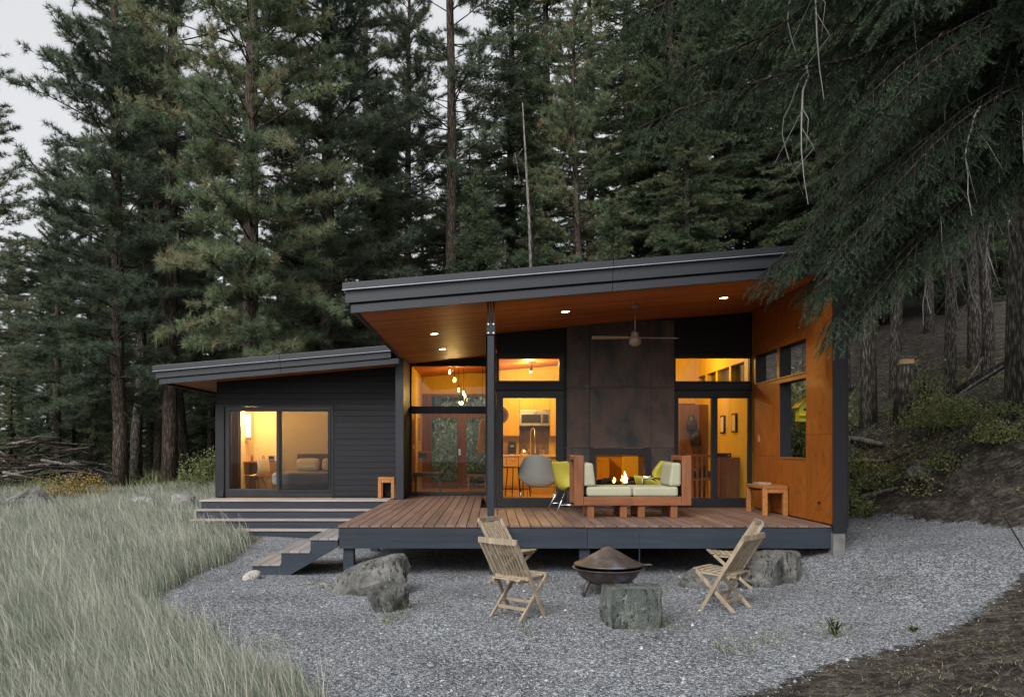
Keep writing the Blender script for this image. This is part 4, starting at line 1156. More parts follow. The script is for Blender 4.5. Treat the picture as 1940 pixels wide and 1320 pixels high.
for i, (dx, z, lab) in enumerate(((-.10, 1.60, 'dark coat hanging highest on the brown cupboard'), (.0, 1.30, 'dark hat and bag hanging lower on the brown cupboard'))):
    t = T('coat', lab, 'coat', 4.30 + dx * .8, 16.71, .70 + z, 0, 'clothes hung on the cupboard')
    MB().lathe([(0, .14), (.05, .12), (.09, .02), (.12, -.1), (.10, -.2), (.0, -.22)], 12).build('cloth', M['black'], t, smooth=True)
    MB().tube([(0, 0, .13), (0, .035, .15)], .008, 6).build('hook', M['stainless'], t)
t = T('interior_doorway', 'dark-framed interior door at the back of the right-hand room', 'door', 4.13, 17.79, .70)
frame(MB(), -.30, .42, 0, 2.03, -.05, -.002, .09, .09, .09, .001).build('frame', M['walnut'], t)
bx('leaf', M['cabinet'], t, -.205, .325, -.03, -.004, .002, 1.935, .003); bx('knob', M['stainless'], t, .26, .29, -.06, -.031, .95, .98)
# ------------------------------------------------------------------ entry
t = T('window_bench', 'dark-topped bench inside the entry glass on the left', 'bench', -1.70, 17.9, .70)
bx('top', M['black'], t, -.06, .62, 0, .36, .40, .47, .005); bx('edge', M['benchwood'], t, -.06, .62, -.004, .364, .472, .486)
for a in (-.02, .54): bx('leg', M['steel_dark'], t, a, a + .03, .03, .06, 0, .40); bx('leg', M['steel_dark'], t, a, a + .03, .3, .33, 0, .40)
t = T('hall_bench', 'low dark bench inside the entry on the right', 'bench', -.52, 19.0, .70)
bx('top', M['black'], t, -.05, .42, 0, .36, .42, .48, .01); bx('seat_frame', M['benchwood'], t, -.05, .42, 0, .36, .37, .418)
for a in (-.04, .37):
    for b in (.01, .31): bx('leg', M['benchwood'], t, a, a + .04, b, b + .04, 0, .369)
M['painted_niche_light'] = plain('painted_niche_light', (0.85, 0.58, 0.03), 0.5)  # glow of a lit niche put into the yellow of a plain board
t = T('painted_niche_light', 'yellow board painted as the light of a niche on the left entry wall', 'panel', -1.788, 18.6, .70)
bx('board', M['painted_niche_light'], t, .001, .03, 0, .42, .02, 2.02, .003)
t = T('wall_shelf', 'small wooden shelf on the left entry wall', 'shelf', -1.788, 19.5, 1.62)
bx('plank', M['benchwood'], t, .001, .34, 0, .5, 0, .035); bx('bracket', M['black'], t, .001, .2, .2, .22, -.12, -.001)
for i, (yy, z0, z1, lab) in enumerate(((17.85, .95, 1.75, 'pale art board on the left entry wall, lower one'), (17.85, 1.80, 2.40, 'pale art board on the left entry wall, upper one'), (19.25, 1.9, 2.5, 'pale art board on the left entry wall beyond the painted niche light'))):
    t = T('art_board', lab, 'art board', -1.788, yy, z0, 0, 'art boards in the entry'); bx('board', M['plaster'], t, .001, .03, 0, .5, 0, z1 - z0, .002); bx('edge_strip', M['benchwood'], t, .031, .034, .02, .48, .02, z1 - z0 - .02)
t = T('hanging_coat', 'orange-brown coat hanging at the right end of the entry', 'coat', -.20, 18.6, 1.62)
M['ochre'] = plain('ochre', (0.42, 0.22, 0.04), 0.9)
MB().lathe([(0, .80), (.03, .79), (.07, .70), (.08, .4), (.13, .15), (.12, .0), (.09, -.02), (0, -.02)], 14).build('cloth', M['ochre'], t, smooth=True); bx('hook', M['black'], t, -.005, .005, -.005, .005, .79, zs(-.20) - 1.62)

# ------------------------------------------------------------------ bedroom
t = T('wall_sconce', 'tall narrow lit wall lamp in the bedroom corner', 'wall lamp', XWL + .163, 18.4, 2.25)
bx('back_plate', M['stainless'], t, 0, .02, -.09, .09, -.34, .34); bx('shade', M['lampshade'], t, .021, .085, -.08, .08, -.26, .27, .01); bx('end_cap', M['benchwood'], t, .021, .09, -.085, .085, -.33, -.262)
lamp_light(XWL + .34, 18.15, 2.45, 34, t, .12, (1, .64, .24))
lamp_light(-4.2, 17.7, 2.95, 44, t, .15, (1, .64, .24))  # added fill light under the bedroom ceiling, with no fixture of its own
t = T('curtain', 'brown curtain drawn to the left side of the bedroom door', 'curtain', -5.62, 17.25, .72)
m = MB().grid(lambda u, v: (u * .20, .03 * math.sin(u * 22), v * 1.9), 36, 1); m.build('cloth', M['walnut'], t, smooth=True, solid=.006)
t = T('desk', 'light wood desk with two drawers in the bedroom corner', 'desk', PX(456, 18.2), 18.2, .70)
wd = PX(514, 18.2) - PX(456, 18.2)
bx('top', M['benchwood'], t, 0, wd, 0, .6, .70, .735, .004); bx('side_panel', M['walnut'], t, 0, .03, .01, .6, 0, .699); bx('drawer_case', M['teak'], t, wd - .28, wd, .01, .58, .0, .699)
for z in (.36, .535): bx('drawer', M['benchwood'], t, wd - .27, wd - .01, -.008, .009, z, z + .15, .003)
bx('back_panel', M['teak'], t, .031, wd - .281, .50, .52, .0, .699)
for i, (dx, r, h, mt, lab) in enumerate(((.20, .03, .14, 'benchwood', 'small amber bottle on the bedroom desk'), (.46, .045, .12, 'ochre', 'orange jar on the bedroom desk'))):
    t2 = T('jar', lab, 'jar', PX(456, 18.2) + dx, 18.4, 1.436); MB().lathe([(0, 0), (r, 0), (r, h * .7), (r * .6, h * .85), (r * .6, h), (0, h)], 14).build('body', M[mt], t2, smooth=False); MB().lathe([(r * .65, h), (r * .65, h + .02), (0, h + .02)], 12).build('lid', M['stainless'], t2)
t2 = T('desk_clock', 'small grey clock on the bedroom desk', 'clock', PX(456, 18.2) + .66, 18.35, 1.436); bx('case', M['stainless'], t2, -.08, .08, 0, .06, .02, .13, .006); bx('face', M['black'], t2, -.06, .06, -.004, -.001, .04, .115); bx('foot', M['black'], t2, -.07, .07, 0, .06, 0, .019)
t = T('desk_chair', 'moulded plywood desk chair with pale seat in the bedroom', 'chair', PX(486, 17.75), 17.75, .70, R(160))
m = shell(lambda v: .20 + .02 * math.sin(v * 3), [(.20, .43), (.05, .42), (-.12, .42), (-.20, .52), (-.22, .70), (-.21, .80)], lambda v: .05 * sstep(.5, .9, v), lambda v: .02)
m.build('shell', M['plaster'], t, smooth=True, solid=.012, sub=1)
for a in (-1, 1):
    MB().tube([(.05, a * .1, .41), (.20, a * .2, 0)], .012, 6).build('leg', M['walnut'], t); MB().tube([(-.05, a * .1, .41), (-.20, a * .2, 0)], .012, 6).build('leg', M['walnut'], t)
M['bedding'] = plain('bedding', (0.30, 0.29, 0.28), 0.9); M['linen'] = plain('linen', (0.66, 0.56, 0.40), 0.9)
t = T('bed', 'low bed with grey blanket and two pillows behind the bedroom screen door', 'bed', -4.68, 17.35, .70)
bx('frame', M['walnut'], t, 0, 1.7, 0, 1.6, .10, .22, .01); bx('mattress', M['bedding'], t, -.1, 1.72, -.02, 1.5, .221, .50, .06)
for a in (.05, 1.58):
    for b in (.05, 1.5): bx('leg', M['chrome'], t, a, a + .05, b, b + .05, 0, .099)
hb = bx('headboard', M['walnut'], t, .08, 1.9, 1.55, 1.63, .62, .90, .01)
for a in (.12, .72): bx('pillow', M['linen'], t, a, a + .55, 1.22, 1.48, .50, .80, .09)
# ------------------------------------------------------------------ boulders
import bmesh
def rock(name, label, cat, c, size, seed, mat, cuts=14, rz=0.0, planes=(), rough=.065, group=None, sub=4, tilt=(0, 0), dmin=.66, dmax=.90, box=.8):
    rg = np.random.default_rng(seed)
    bm = bmesh.new(); bmesh.ops.create_icosphere(bm, subdivisions=sub, radius=1.0)
    me = bpy.data.meshes.new(name); bm.to_mesh(me); bm.free()
    v = np.empty(len(me.vertices) * 3); me.vertices.foreach_get('co', v); v = v.reshape(-1, 3)
    v = np.sign(v) * np.abs(v) ** box
    pl = [(np.array(n, float) / np.linalg.norm(n), d) for n, d in planes]
    for k in range(cuts):
        n = rg.normal(size=3); n /= np.linalg.norm(n); pl.append((n, rg.uniform(dmin, dmax)))
    for n, d in pl:
        e = v @ n - d; v = v - np.where(e > 0, e, 0)[:, None] * n
    for i in range(len(v)):
        p = Vector(v[i])
        q = mnoise.fractal(p * 2.2 + Vector((seed, 0, 0)), 0.7, 2.1, 5)
        s_ = mnoise.noise(Vector((p.x * 1.5, p.y * 1.5, p.z * 9)) + Vector((0, seed, 0)))
        v[i] *= 1 + rough * q + rough * .35 * s_
    v *= np.array(size)
    me.vertices.foreach_set('co', v.astype(np.float32).ravel())
    me.materials.append(mat); me.shade_smooth(); me.update()
    o = link_mesh(name, me, None, None, c, (tilt[0], tilt[1], rz))
    try: me.set_sharp_from_angle(angle=R(32))
    except Exception: pass
    return tag(o, label, cat, group)

rock('boulder', 'long slanted grey-green slab boulder in front of the deck stairs', 'boulder', (-1.42, 9.55, .14), (.58, .36, .28), 5, M['rock'], 11,
     planes=(((-.35, -.25, 1), .62), ((-.75, -.5, .35), .62), ((.9, -.2, .1), .78), ((.1, -1, .15), .70)), tilt=(0, R(-12)), rz=R(5))
rock('boulder', 'small round boulder in front of the slanted slab', 'boulder', (-1.09, 8.52, .10), (.225, .19, .20), 12, M['rock'], 13, rough=.07)
rock('boulder', 'blocky greenish stone standing on the gravel in front of the fire pit', 'boulder', (1.39, 7.80, .165), (.325, .25, .30), 21, M['rock_green'], 3,
     planes=(((0, 0, 1), .68), ((1, -.1, 0), .82), ((-1, -.15, .05), .80), ((.05, -1, .1), .78), ((.7, -.7, 0), .98)), rough=.05, box=.45, dmin=.95, dmax=1.1)
rock('boulder', 'low flat wedge of stone beside the right-hand folding chair', 'boulder', (2.72, 9.95, .06), (.42, .30, .20), 33, M['rock'], 5, planes=(((-.4, -.3, 1), .55),))
rock('boulder', 'larger grey boulder at the deck edge behind the right-hand chairs', 'boulder', (3.46, 10.08, .15), (.31, .27, .30), 41, M['rock'], 12, rough=.07)
rock('boulder', 'grey boulder tucked half under the deck, right of the larger one', 'boulder', (3.84, 10.40, .15), (.28, .24, .27), 47, M['rock'], 12)
rock('cobble', 'smooth pale cobble at the foot of the side stairs', 'stone', (-3.13, 10.42, .05), (.125, .10, .075), 52, M['pebble'], 0, rz=.4, rough=.03, tilt=(0, R(-20)), box=1.0)
for i in range(9):
    rg = random.Random(i * 7 + 1)
    rock('stone_chip', 'pale angular stone chip piled left of the slab boulder', 'stone', (-2.30 + .055 * i + rg.uniform(-.05, .05), 9.85 + rg.uniform(-.12, .12) - .02 * i, .03), (.05 + rg.random() * .04, .045, .035), 60 + i, M['rock_pale'], 6, rz=rg.random() * 3, sub=2, group='stone chips left of the slab boulder')
rock('boulder', 'brown-grey boulder in the meadow at the far left', 'boulder', P(58, 957, 19.5), (.62, .5, .46), 71, M['rock'], 7)
rock('boulder', 'small angular boulder at the foot of the tall pine trunk', 'boulder', P(208, 948, 22.5), (.24, .3, .22), 72, M['rock'], 7)
rock('boulder', 'long pale boulder in the meadow near the deck steps', 'boulder', P(272, 957, 20.2), (.60, .45, .24), 73, M['rock_pale'], 6)
rock('boulder', 'low pale boulder just left of the deck steps', 'boulder', P(347, 952, 19.6), (.33, .32, .24), 74, M['rock_pale'], 6)
rock('boulder', 'flat grey rock on the bank under the fallen branches', 'boulder', (7.45, 13.7, float(hgt(7.45, 13.7)) + .03), (.34, .26, .16), 75, M['rock'], 7)

# ------------------------------------------------------------------ gravel, litter, grass (uncountable)
RG = np.random.default_rng(11)
def scatter(poly_test, n, x0, x1, y0, y1, power=2.0):
    """points denser near the camera"""
    u = RG.random(n)
    Y = (y0 ** (1 - power) + u * (y1 ** (1 - power) - y0 ** (1 - power))) ** (1 / (1 - power)) if power != 1 else y0 * (y1 / y0) ** u
    X = RG.uniform(x0, x1, n)
    k = poly_test(X, Y)
    return X[k], Y[k]

X, Y = scatter(lambda x, y: (sdist(GRAVEL, x, y) > RG.uniform(-.15, .05, x.shape)) & (np.abs(x + .0) < y * .72), 60000, -6, 8, 4.4, 15, 1.6)
n = len(X); sz = RG.uniform(.004, .010, n) * (1 + .9 * (RG.random(n) > .96))
oct_ = np.array([(1, 0, 0), (0, 1, 0), (-1, 0, 0), (0, -1, 0), (0, 0, 1), (0, 0, -1)], float)
of = np.array([(0, 1, 4), (1, 2, 4), (2, 3, 4), (3, 0, 4)])
sz = np.where(RG.random(n) > .985, RG.uniform(.016, .03, n), sz)
a = RG.uniform(0, 6.28, n); ca, sa = np.cos(a), np.sin(a)
V = oct_[None] * RG.uniform(.6, 1.25, (n, 6, 3)) * sz[:, None, None]
V = np.stack([V[..., 0] * ca[:, None] - V[..., 1] * sa[:, None], V[..., 0] * sa[:, None] + V[..., 1] * ca[:, None], V[..., 2] * .8], -1)
V += np.stack([X, Y, hgt(X, Y) + sz * .25], -1)[:, None]
T_ = of[None] + (np.arange(n) * 6)[:, None, None]
def tint_mat(name, stops, rough=.9):
    m, nt, b = base(name, rough, .15)
    at = nd(nt, 'ShaderNodeAttribute'); at.attribute_name = 'tint'
    nt.links.new(ramp(nt, at.outputs['Fac'], stops), b.inputs['Base Color']); return m
M['gravel_stone'] = tint_mat('gravel_stone', [(0, (.09, .095, .105)), (.4, (.19, .20, .215)), (.8, (.29, .30, .315)), (1, (.46, .465, .475))])
g = np_mesh('gravel', V.reshape(-1, 3), T_.reshape(-1, 3), M['gravel_stone'], np.repeat(RG.random(n), 6))
tag(link_mesh('gravel', g), 'loose crushed grey gravel covering the court', 'gravel', kind='stuff')

def blades(X, Y, Z, H, W, lean, tint, jitter=.35, segs=2):
    """curved grass blades: arrays -> verts, tris, tint"""
    n = len(X)
    az = RG.uniform(0, 2 * math.pi, n)
    d = np.stack([lean[:, 0] + np.cos(az) * jitter, lean[:, 1] + np.sin(az) * jitter], -1) * H[:, None]
    sv = np.stack([np.cos(az + 1.3), np.sin(az + 1.3)], -1) * W[:, None] * .5
    b = np.stack([X, Y, Z], -1)
    mid = b + np.concatenate([d * .32, (H * .55)[:, None]], 1)
    tip = b + np.concatenate([d, (H * .93)[:, None]], 1)
    s3 = np.concatenate([sv, np.zeros((n, 1))], 1)
    V = np.stack([b - s3, b + s3, mid - s3 * .8, mid + s3 * .8, tip], 1)
    f = np.array([(0, 1, 3), (0, 3, 2), (2, 3, 4)])
    T = f[None] + (np.arange(n) * 5)[:, None, None]
    return V.reshape(-1, 3), T.reshape(-1, 3), np.repeat(tint, 5)

EDGE = np.array(GRASS_EDGE)
def meadow_test(x, y):
    k = (sdist(GRAVEL, x, y) < RG.normal(-.02, .05, x.shape)) & (x > -y * .68 - 1.0)
    k &= ~((x > -5.9) & (y > 14.95) & (x < 4)) & (x < -.3) & ~((x > -4.55) & (y > 14.5))
    return k
X, Y = scatter(meadow_test, 500000, -17, 0, 4.2, 25, 1.25)
cl = np.array([mnoise.noise(Vector((x * 1.6, y * 1.6, 3.0))) for x, y in zip(X, Y)])
c2 = np.sin(X * 2.3 + np.sin(Y * 1.7)) * np.sin(Y * 1.9 + X * .7)
H = (.37 + .08 * cl + .03 * c2) * RG.uniform(.55, 1.25, len(X)) * np.clip(.45 + Y / 12, .72, 1.0) * (1 - .38 * sstep(15, 21, Y))
H *= np.where(RG.random(len(X)) > .965, 1.45, 1.0)
dist = np.clip(-sdist(GRAVEL, X, Y), 0, .6); H *= (.75 + .4 * dist)
W = (.0036 + .00036 * Y) * RG.uniform(.6, 1.5, len(X))
lean = np.stack([-.34 + .20 * cl, .06 + .16 * c2], -1)
V, T_, tn = blades(X, Y, hgt(X, Y) - .01, H, W, lean, np.clip(.46 + .30 * cl + .10 * c2 + RG.normal(0, .28, len(X)), 0, 1), .48)
tag(link_mesh('meadow_grass', np_mesh('meadow_grass', V, T_, M['grass'], tn)), 'tall pale blue-green meadow grass leaning in the wind', 'grass', kind='stuff')

X, Y = scatter(meadow_test, 12000, -17, 0, 4.2, 24, 1.1)
n = len(X); V, T_, tn = blades(X, Y, hgt(X, Y), RG.uniform(.38, .68, n) * (1 - .3 * sstep(15, 21, Y)), .0030 + .0003 * Y, np.stack([RG.normal(-.22, .15, n), RG.normal(0, .15, n)], -1), RG.uniform(.75, 1, n), .25)
tag(link_mesh('seed_stalks', np_mesh('seed_stalks', V, T_, M['grass'], tn)), 'dry straw-coloured seed stalks standing above the meadow grass', 'grass', kind='stuff')
# wisps on the gravel and weeds on the banks
def wisps(n, spots, hmin, hmax, spread):
    xs, ys = [], []
    for (x, y, k) in spots:
        xs.append(RG.normal(x, spread, k)); ys.append(RG.normal(y, spread, k))
    return np.concatenate(xs), np.concatenate(ys)
sp_ = [(-1.0, 7.9, 60), (.62, 8.2, 12), (.3, 7.4, 20), (-2.6, 7.4, 30), (-2.9, 7.9, 30), (2.0, 6.7, 40), (2.45, 7.0, 40), (-.9, 8.35, 14), (1.5, 7.45, 18), (1.7, 7.6, 14), (2.1, 9.6, 10), (.5, 9.9, 10), (1.35, 7.4, 12), (-2.85, 10.5, 6), (-1.9, 6.9, 30), (3.1, 7.3, 30)]
X, Y = wisps(0, sp_, 0, 0, .09)
n = len(X); V, T_, tn = blades(X, Y, hgt(X, Y), RG.uniform(.05, .22, n), np.full(n, .004), RG.normal(0, .3, (n, 2)), RG.random(n), .5)
tag(link_mesh('dry_wisps', np_mesh('dry_wisps', V, T_, M['weed'], tn)), 'sparse dry grass wisps poking through the gravel', 'grass', kind='stuff')
X, Y = scatter(lambda x, y: (sdist(GRAVEL, x, y) > .05) & (np.abs(x) < y * .72), 3800, -5, 8, 4.6, 14, 1.4)
n = len(X); V, T_, tn = blades(X, Y, hgt(X, Y) + .006, RG.uniform(.008, .03, n), np.full(n, .006), RG.normal(0, 2.2, (n, 2)), RG.random(n) * .7, .9)
M['fleck'] = leafy('fleck', [(0, (.03, .024, .018)), (.6, (.12, .085, .05)), (1.0, (.22, .17, .10))], .05)
tag(link_mesh('needle_litter', np_mesh('needle_litter', V, T_, M['fleck'], tn)), 'brown needle and leaf bits blown over the gravel court', 'litter', kind='stuff')
def bank_test(x, y): return (sdist(GRAVEL, x, y) < -.05) & (x > 1.0) & (x < y * .72 + .6)
X, Y = scatter(bank_test, 130000, 1, 22, 4.5, 30, 1.6)
n = len(X); V, T_, tn = blades(X, Y, hgt(X, Y) - .005, RG.uniform(.006, .026, n) * (1 + .5 * sstep(10, 16, Y)) * np.where(RG.random(n) > .97, 2.2, 1), np.full(n, 1) * (.003 + .0007 * Y), RG.normal(0, 1.6, (n, 2)), RG.random(n) ** 1.5, .9)
M['litter'] = leafy('litter', [(0, (.045, .034, .026)), (.5, (.11, .088, .066)), (.85, (.22, .185, .13)), (1.0, (.16, .18, .08))], .1)
tag(link_mesh('forest_litter', np_mesh('forest_litter', V, T_, M['litter'], tn)), 'dry needle and twig litter on the bare brown banks', 'litter', kind='stuff')

# low leafy plants and fallen twigs on the bank
X, Y = scatter(lambda x, y: (sdist(GRAVEL, x, y) < -.5) & (x > 5.2) & (x < y * .70 + .5) & (np.sin(x * 1.3 + 1) * np.sin(y * 1.1) + RG.normal(0, .4, x.shape) > .1), 40000, 5, 18, 11.5, 24, 1.3)
n = len(X); Z = hgt(X, Y) + RG.uniform(0, .28, n) ** 1.4
B_ = np.stack([X, Y, Z], -1); D_ = RG.normal(size=(n, 3)) + np.array([0, 0, .4]); D_ /= np.linalg.norm(D_, axis=1, keepdims=True)
s_ = np.cross(D_, RG.normal(size=(n, 3))); s_ /= np.linalg.norm(s_, axis=1, keepdims=True); l_ = RG.uniform(.03, .075, (n, 1))
V = np.stack([B_, B_ + D_ * l_ * .5 + s_ * l_ * .3, B_ + D_ * l_, B_ + D_ * l_ * .5 - s_ * l_ * .3], 1)
T_ = np.array([(0, 1, 2), (0, 2, 3)])[None] + (np.arange(n) * 4)[:, None, None]
tag(link_mesh('ground_cover', np_mesh('ground_cover', V.reshape(-1, 3), T_.reshape(-1, 3), M['shrub'], np.repeat(RG.random(n), 4))), 'low leafy ground cover patches on the right bank', 'ground cover', kind='stuff')
X, Y = scatter(lambda x, y: (sdist(GRAVEL, x, y) < -.3) & (x > 2.5) & (x < y * .70 + .5), 1500, 2.5, 18, 5.5, 24, 1.2)
mb = MB()
for x, y in zip(X, Y):
    a = RG.uniform(0, 6.28); L_ = RG.uniform(.06, .45) * (1.6 if y > 12 else .22); c_, d_ = math.cos(a) * L_, math.sin(a) * L_
    mb.tube([(x, y, float(hgt(x, y)) + .012), (x + c_, y + d_, float(hgt(x + c_, y + d_)) + RG.uniform(.01, .06))], [.003 + .02 * L_, .002], 4, False)
tag(mb.build('fallen_twigs', M['bark'], None), 'fallen twigs and sticks strewn over the banks', 'twigs', kind='stuff')

# brush of low undergrowth under the trees at left and behind
def brush_test(x, y): return (x < -5.9) & (y > 23.2) & (x > -y * .68 - 1)
X, Y = scatter(brush_test, 26000, -34, -5.9, 23, 46, 1.3)
n = len(X); cl = np.sin(X * 1.1 + np.sin(Y * .8) * 2) * np.sin(Y * .9 + X * .3)
V, T_, tn = blades(X, Y, hgt(X, Y) - .02, np.clip(.28 + .25 * cl, .08, 1) * RG.uniform(.5, 1.4, n), np.full(n, .022), RG.normal(0, .5, (n, 2)), np.clip(RG.random(n) * .8 + .2 * cl, 0, 1), .5)
tag(link_mesh('undergrowth', np_mesh('undergrowth', V, T_, M['weed'], tn)), 'low rough undergrowth beneath the trees beyond the meadow', 'undergrowth', kind='stuff')

# ------------------------------------------------------------------ trees
def norm(a): return a / np.maximum(np.linalg.norm(a, axis=-1, keepdims=True), 1e-6)

def needles(B, D, L, W, tint, rg):
    n = len(B)
    s = norm(np.cross(D, rg.normal(size=(n, 3)))) * (W * .5)[:, None]
    V = np.stack([B - s, B + s, B + D * L[:, None]], 1)
    return V.reshape(-1, 3), np.arange(n * 3).reshape(-1, 3), np.repeat(tint, 3)

def make_trunk(rg, H, r0, lean=0.0, seg=12, nside=10):
    zz = np.linspace(0, H, seg)
    wob = np.cumsum(rg.normal(0, .05, (seg, 2)), 0); wob[:2] = 0
    pts = [(wob[i, 0] + lean * z, wob[i, 1], z - (.35 if i == 0 else 0)) for i, z in enumerate(zz)]
    rad = [r0 * (1.18 if i == 0 else 1) * (1 - .94 * (z / H)) ** .75 + .012 for i, z in enumerate(zz)]
    return pts, rad

def branch_mesh(mb, pts, r, n=5):
    k = len(pts); mb.tube(pts, [r * (1 - .85 * i / (k - 1)) for i in range(k)], n, False)

def lerp_pts(pts, z):
    zs_ = [p[2] for p in pts]
    return np.array([np.interp(z, zs_, [p[0] for p in pts]), np.interp(z, zs_, [p[1] for p in pts]), z])

def make_pine(seed, H, cb, Rc, r0, step=.52, per=(3, 5), dead=True, needle_n=34, nl=.20, sparse=1.0):
    rg = np.random.default_rng(seed)
    mb = MB(); tp, tr = make_trunk(rg, H, r0); mb.tube(tp, tr, 12, True)
    TP, TD, TT = [], [], []
    z = cb
    while z < H - .4:
        t = (z - cb) / (H - cb)
        Lb = Rc * (1 - t) ** .62 * (.60 + .40 * min(1, t * 3.5)) + .35
        clump = rg.uniform(.75, 1.15)
        for k in range(rg.integers(per[0], per[1] + 1)):
            az = rg.uniform(0, 6.283); L = Lb * rg.uniform(.55, 1.12) * clump
            el = R(-18 + 60 * t + rg.normal(0, 9))
            d = np.array([math.cos(az), math.sin(az), 0]); p0 = lerp_pts(tp, z)
            s = np.linspace(0, 1, 7)
            up = np.sin(s * 1.6 - .5) * .16 * L
            pts = p0 + np.outer(s * L * math.cos(el), d) + np.outer(s * L * math.sin(el) + up - up[0], [0, 0, 1]) + rg.normal(0, .035 * L / 3, (7, 3)) * s[:, None]
            branch_mesh(mb, [tuple(p) for p in pts], .010 + .008 * L)
            side = np.array([-d[1], d[0], 0]); tb = rg.uniform(.08, .82)
            m = max(3, int(L / .105 * sparse))
            for q in range(m):
                sq = rg.uniform(.30, 1.0) if q else 1.0
                j = sq * 6; i = min(int(j), 5); p = pts[i] + (pts[i + 1] - pts[i]) * (j - i)
                bd = norm(pts[i + 1] - pts[i])
                td = norm(bd * rg.uniform(.4, 1.0) + side * rg.normal(0, .8) + np.array([0, 0, rg.uniform(-.05, .55)]))
                tl = rg.uniform(.12, .75) * (1.05 - .45 * sq) * min(1, L / 2) + .05
                e = p + td * tl
                if tl > .25: mb.tube([tuple(p), tuple(e)], [.012, .006], 4, False)
                for w in ((1.0,) if tl < .3 else (1.0, .55)):
                    TP.append(p + td * tl * w); TD.append(norm(td + np.array([0, 0, .25]))); TT.append(tb + rg.normal(0, .13))
        z += step * rg.uniform(.6, 1.4)
    if dead:
        for k in range(10):
            zz = rg.uniform(cb * .4, cb); az = rg.uniform(0, 6.283); L = rg.uniform(.4, 1.8); p0 = lerp_pts(tp, zz); d = np.array([math.cos(az), math.sin(az), rg.uniform(-.3, .2)])
            mb.tube([tuple(p0), tuple(p0 + d * L * .5), tuple(p0 + d * L + np.array([0, 0, -.1 * L]))], [.025, .015, .006], 4, False)
    TP, TD, TT = np.array(TP), np.array(TD), np.array(TT)
    # a few rusty tufts
    TT = np.where(rg.random(len(TT)) > .975, .95, np.clip(TT, 0, .84))
    n = len(TP); k = needle_n
    B = np.repeat(TP, k, 0); D0 = np.repeat(TD, k, 0)
    D = norm(D0 * .75 + norm(rg.normal(size=(n * k, 3))) * .95 + np.array([0, 0, -.12]))
    B = B - D0 * rg.uniform(0, .10, (n * k, 1))
    V, T, tn = needles(B, D, nl * rg.uniform(.6, 1.15, n * k), np.full(n * k, .020), np.repeat(TT, k) + rg.normal(0, .05, n * k), rg)
    return mb, V, T, tn

def make_fir(seed, H, cb, Rc, r0, step=.36, per=(4, 6), droop=.25, dens=1.0):
    rg = np.random.default_rng(seed)
    mb = MB(); tp, tr = make_trunk(rg, H, r0); mb.tube(tp, tr, 10, True)
    NB, ND, NT = [], [], []
    z = cb
    while z < H - .15:
        t = (z - cb) / (H - cb)
        Lb = Rc * (1 - t) ** .8 * (.72 + .28 * min(1, t * 5)) + .15
        for k in range(rg.integers(per[0], per[1] + 1)):
            az = rg.uniform(0, 6.283); L = Lb * rg.uniform(.6, 1.15)
            el = R(-12 + 50 * t ** 1.5 + rg.normal(0, 8))
            d = np.array([math.cos(az), math.sin(az), 0]); p0 = lerp_pts(tp, z); side = np.array([-d[1], d[0], 0])
            s = np.linspace(0, 1, 6)
            pts = p0 + np.outer(s * L * math.cos(el), d) + np.outer(s * L * math.sin(el) - droop * L * s ** 2 * (1 - t) + .10 * L * s ** 4, [0, 0, 1])
            branch_mesh(mb, [tuple(p) for p in pts], .012 + .012 * L, 4)
            tb = rg.uniform(.05, .85)
            m = max(4, int(L / .115 * dens))
            for q in range(m):
                sq = .18 + .82 * (q + rg.random()) / m
                j = sq * 5; i = min(int(j), 4); p = pts[i] + (pts[i + 1] - pts[i]) * (j - i); bd = norm(pts[i + 1] - pts[i])
                sg = 1 if q % 2 else -1
                td = norm(bd * rg.uniform(.6, 1.0) + side * sg * rg.uniform(.5, 1.0) + np.array([0, 0, rg.uniform(-.45, .1)]))
                tl = (.22 + .42 * (1 - sq)) * rg.uniform(.6, 1.25) * min(1, .4 + L / 2.5)
                c = max(2, int(tl / .062))
                w = (np.arange(c) + rg.random(c)) / c
                for r_ in range(6):
                    NB.append(p + np.outer(w * tl, td)); ND.append(norm(td * .75 + rg.normal(0, .55, (c, 3)) + np.array([0, 0, -.1]))); NT.append(np.full(c, tb) + .22 * w + rg.normal(0, .08, c) - .1)
        z += step * rg.uniform(.6, 1.4)
    B, D, TT = np.concatenate(NB), np.concatenate(ND), np.clip(np.concatenate(NT), 0, .92)
    n = len(B)
    V, T, tn = needles(B, D, rg.uniform(.10, .19, n), np.full(n, .034), TT, rg)
    return mb, V, T, tn

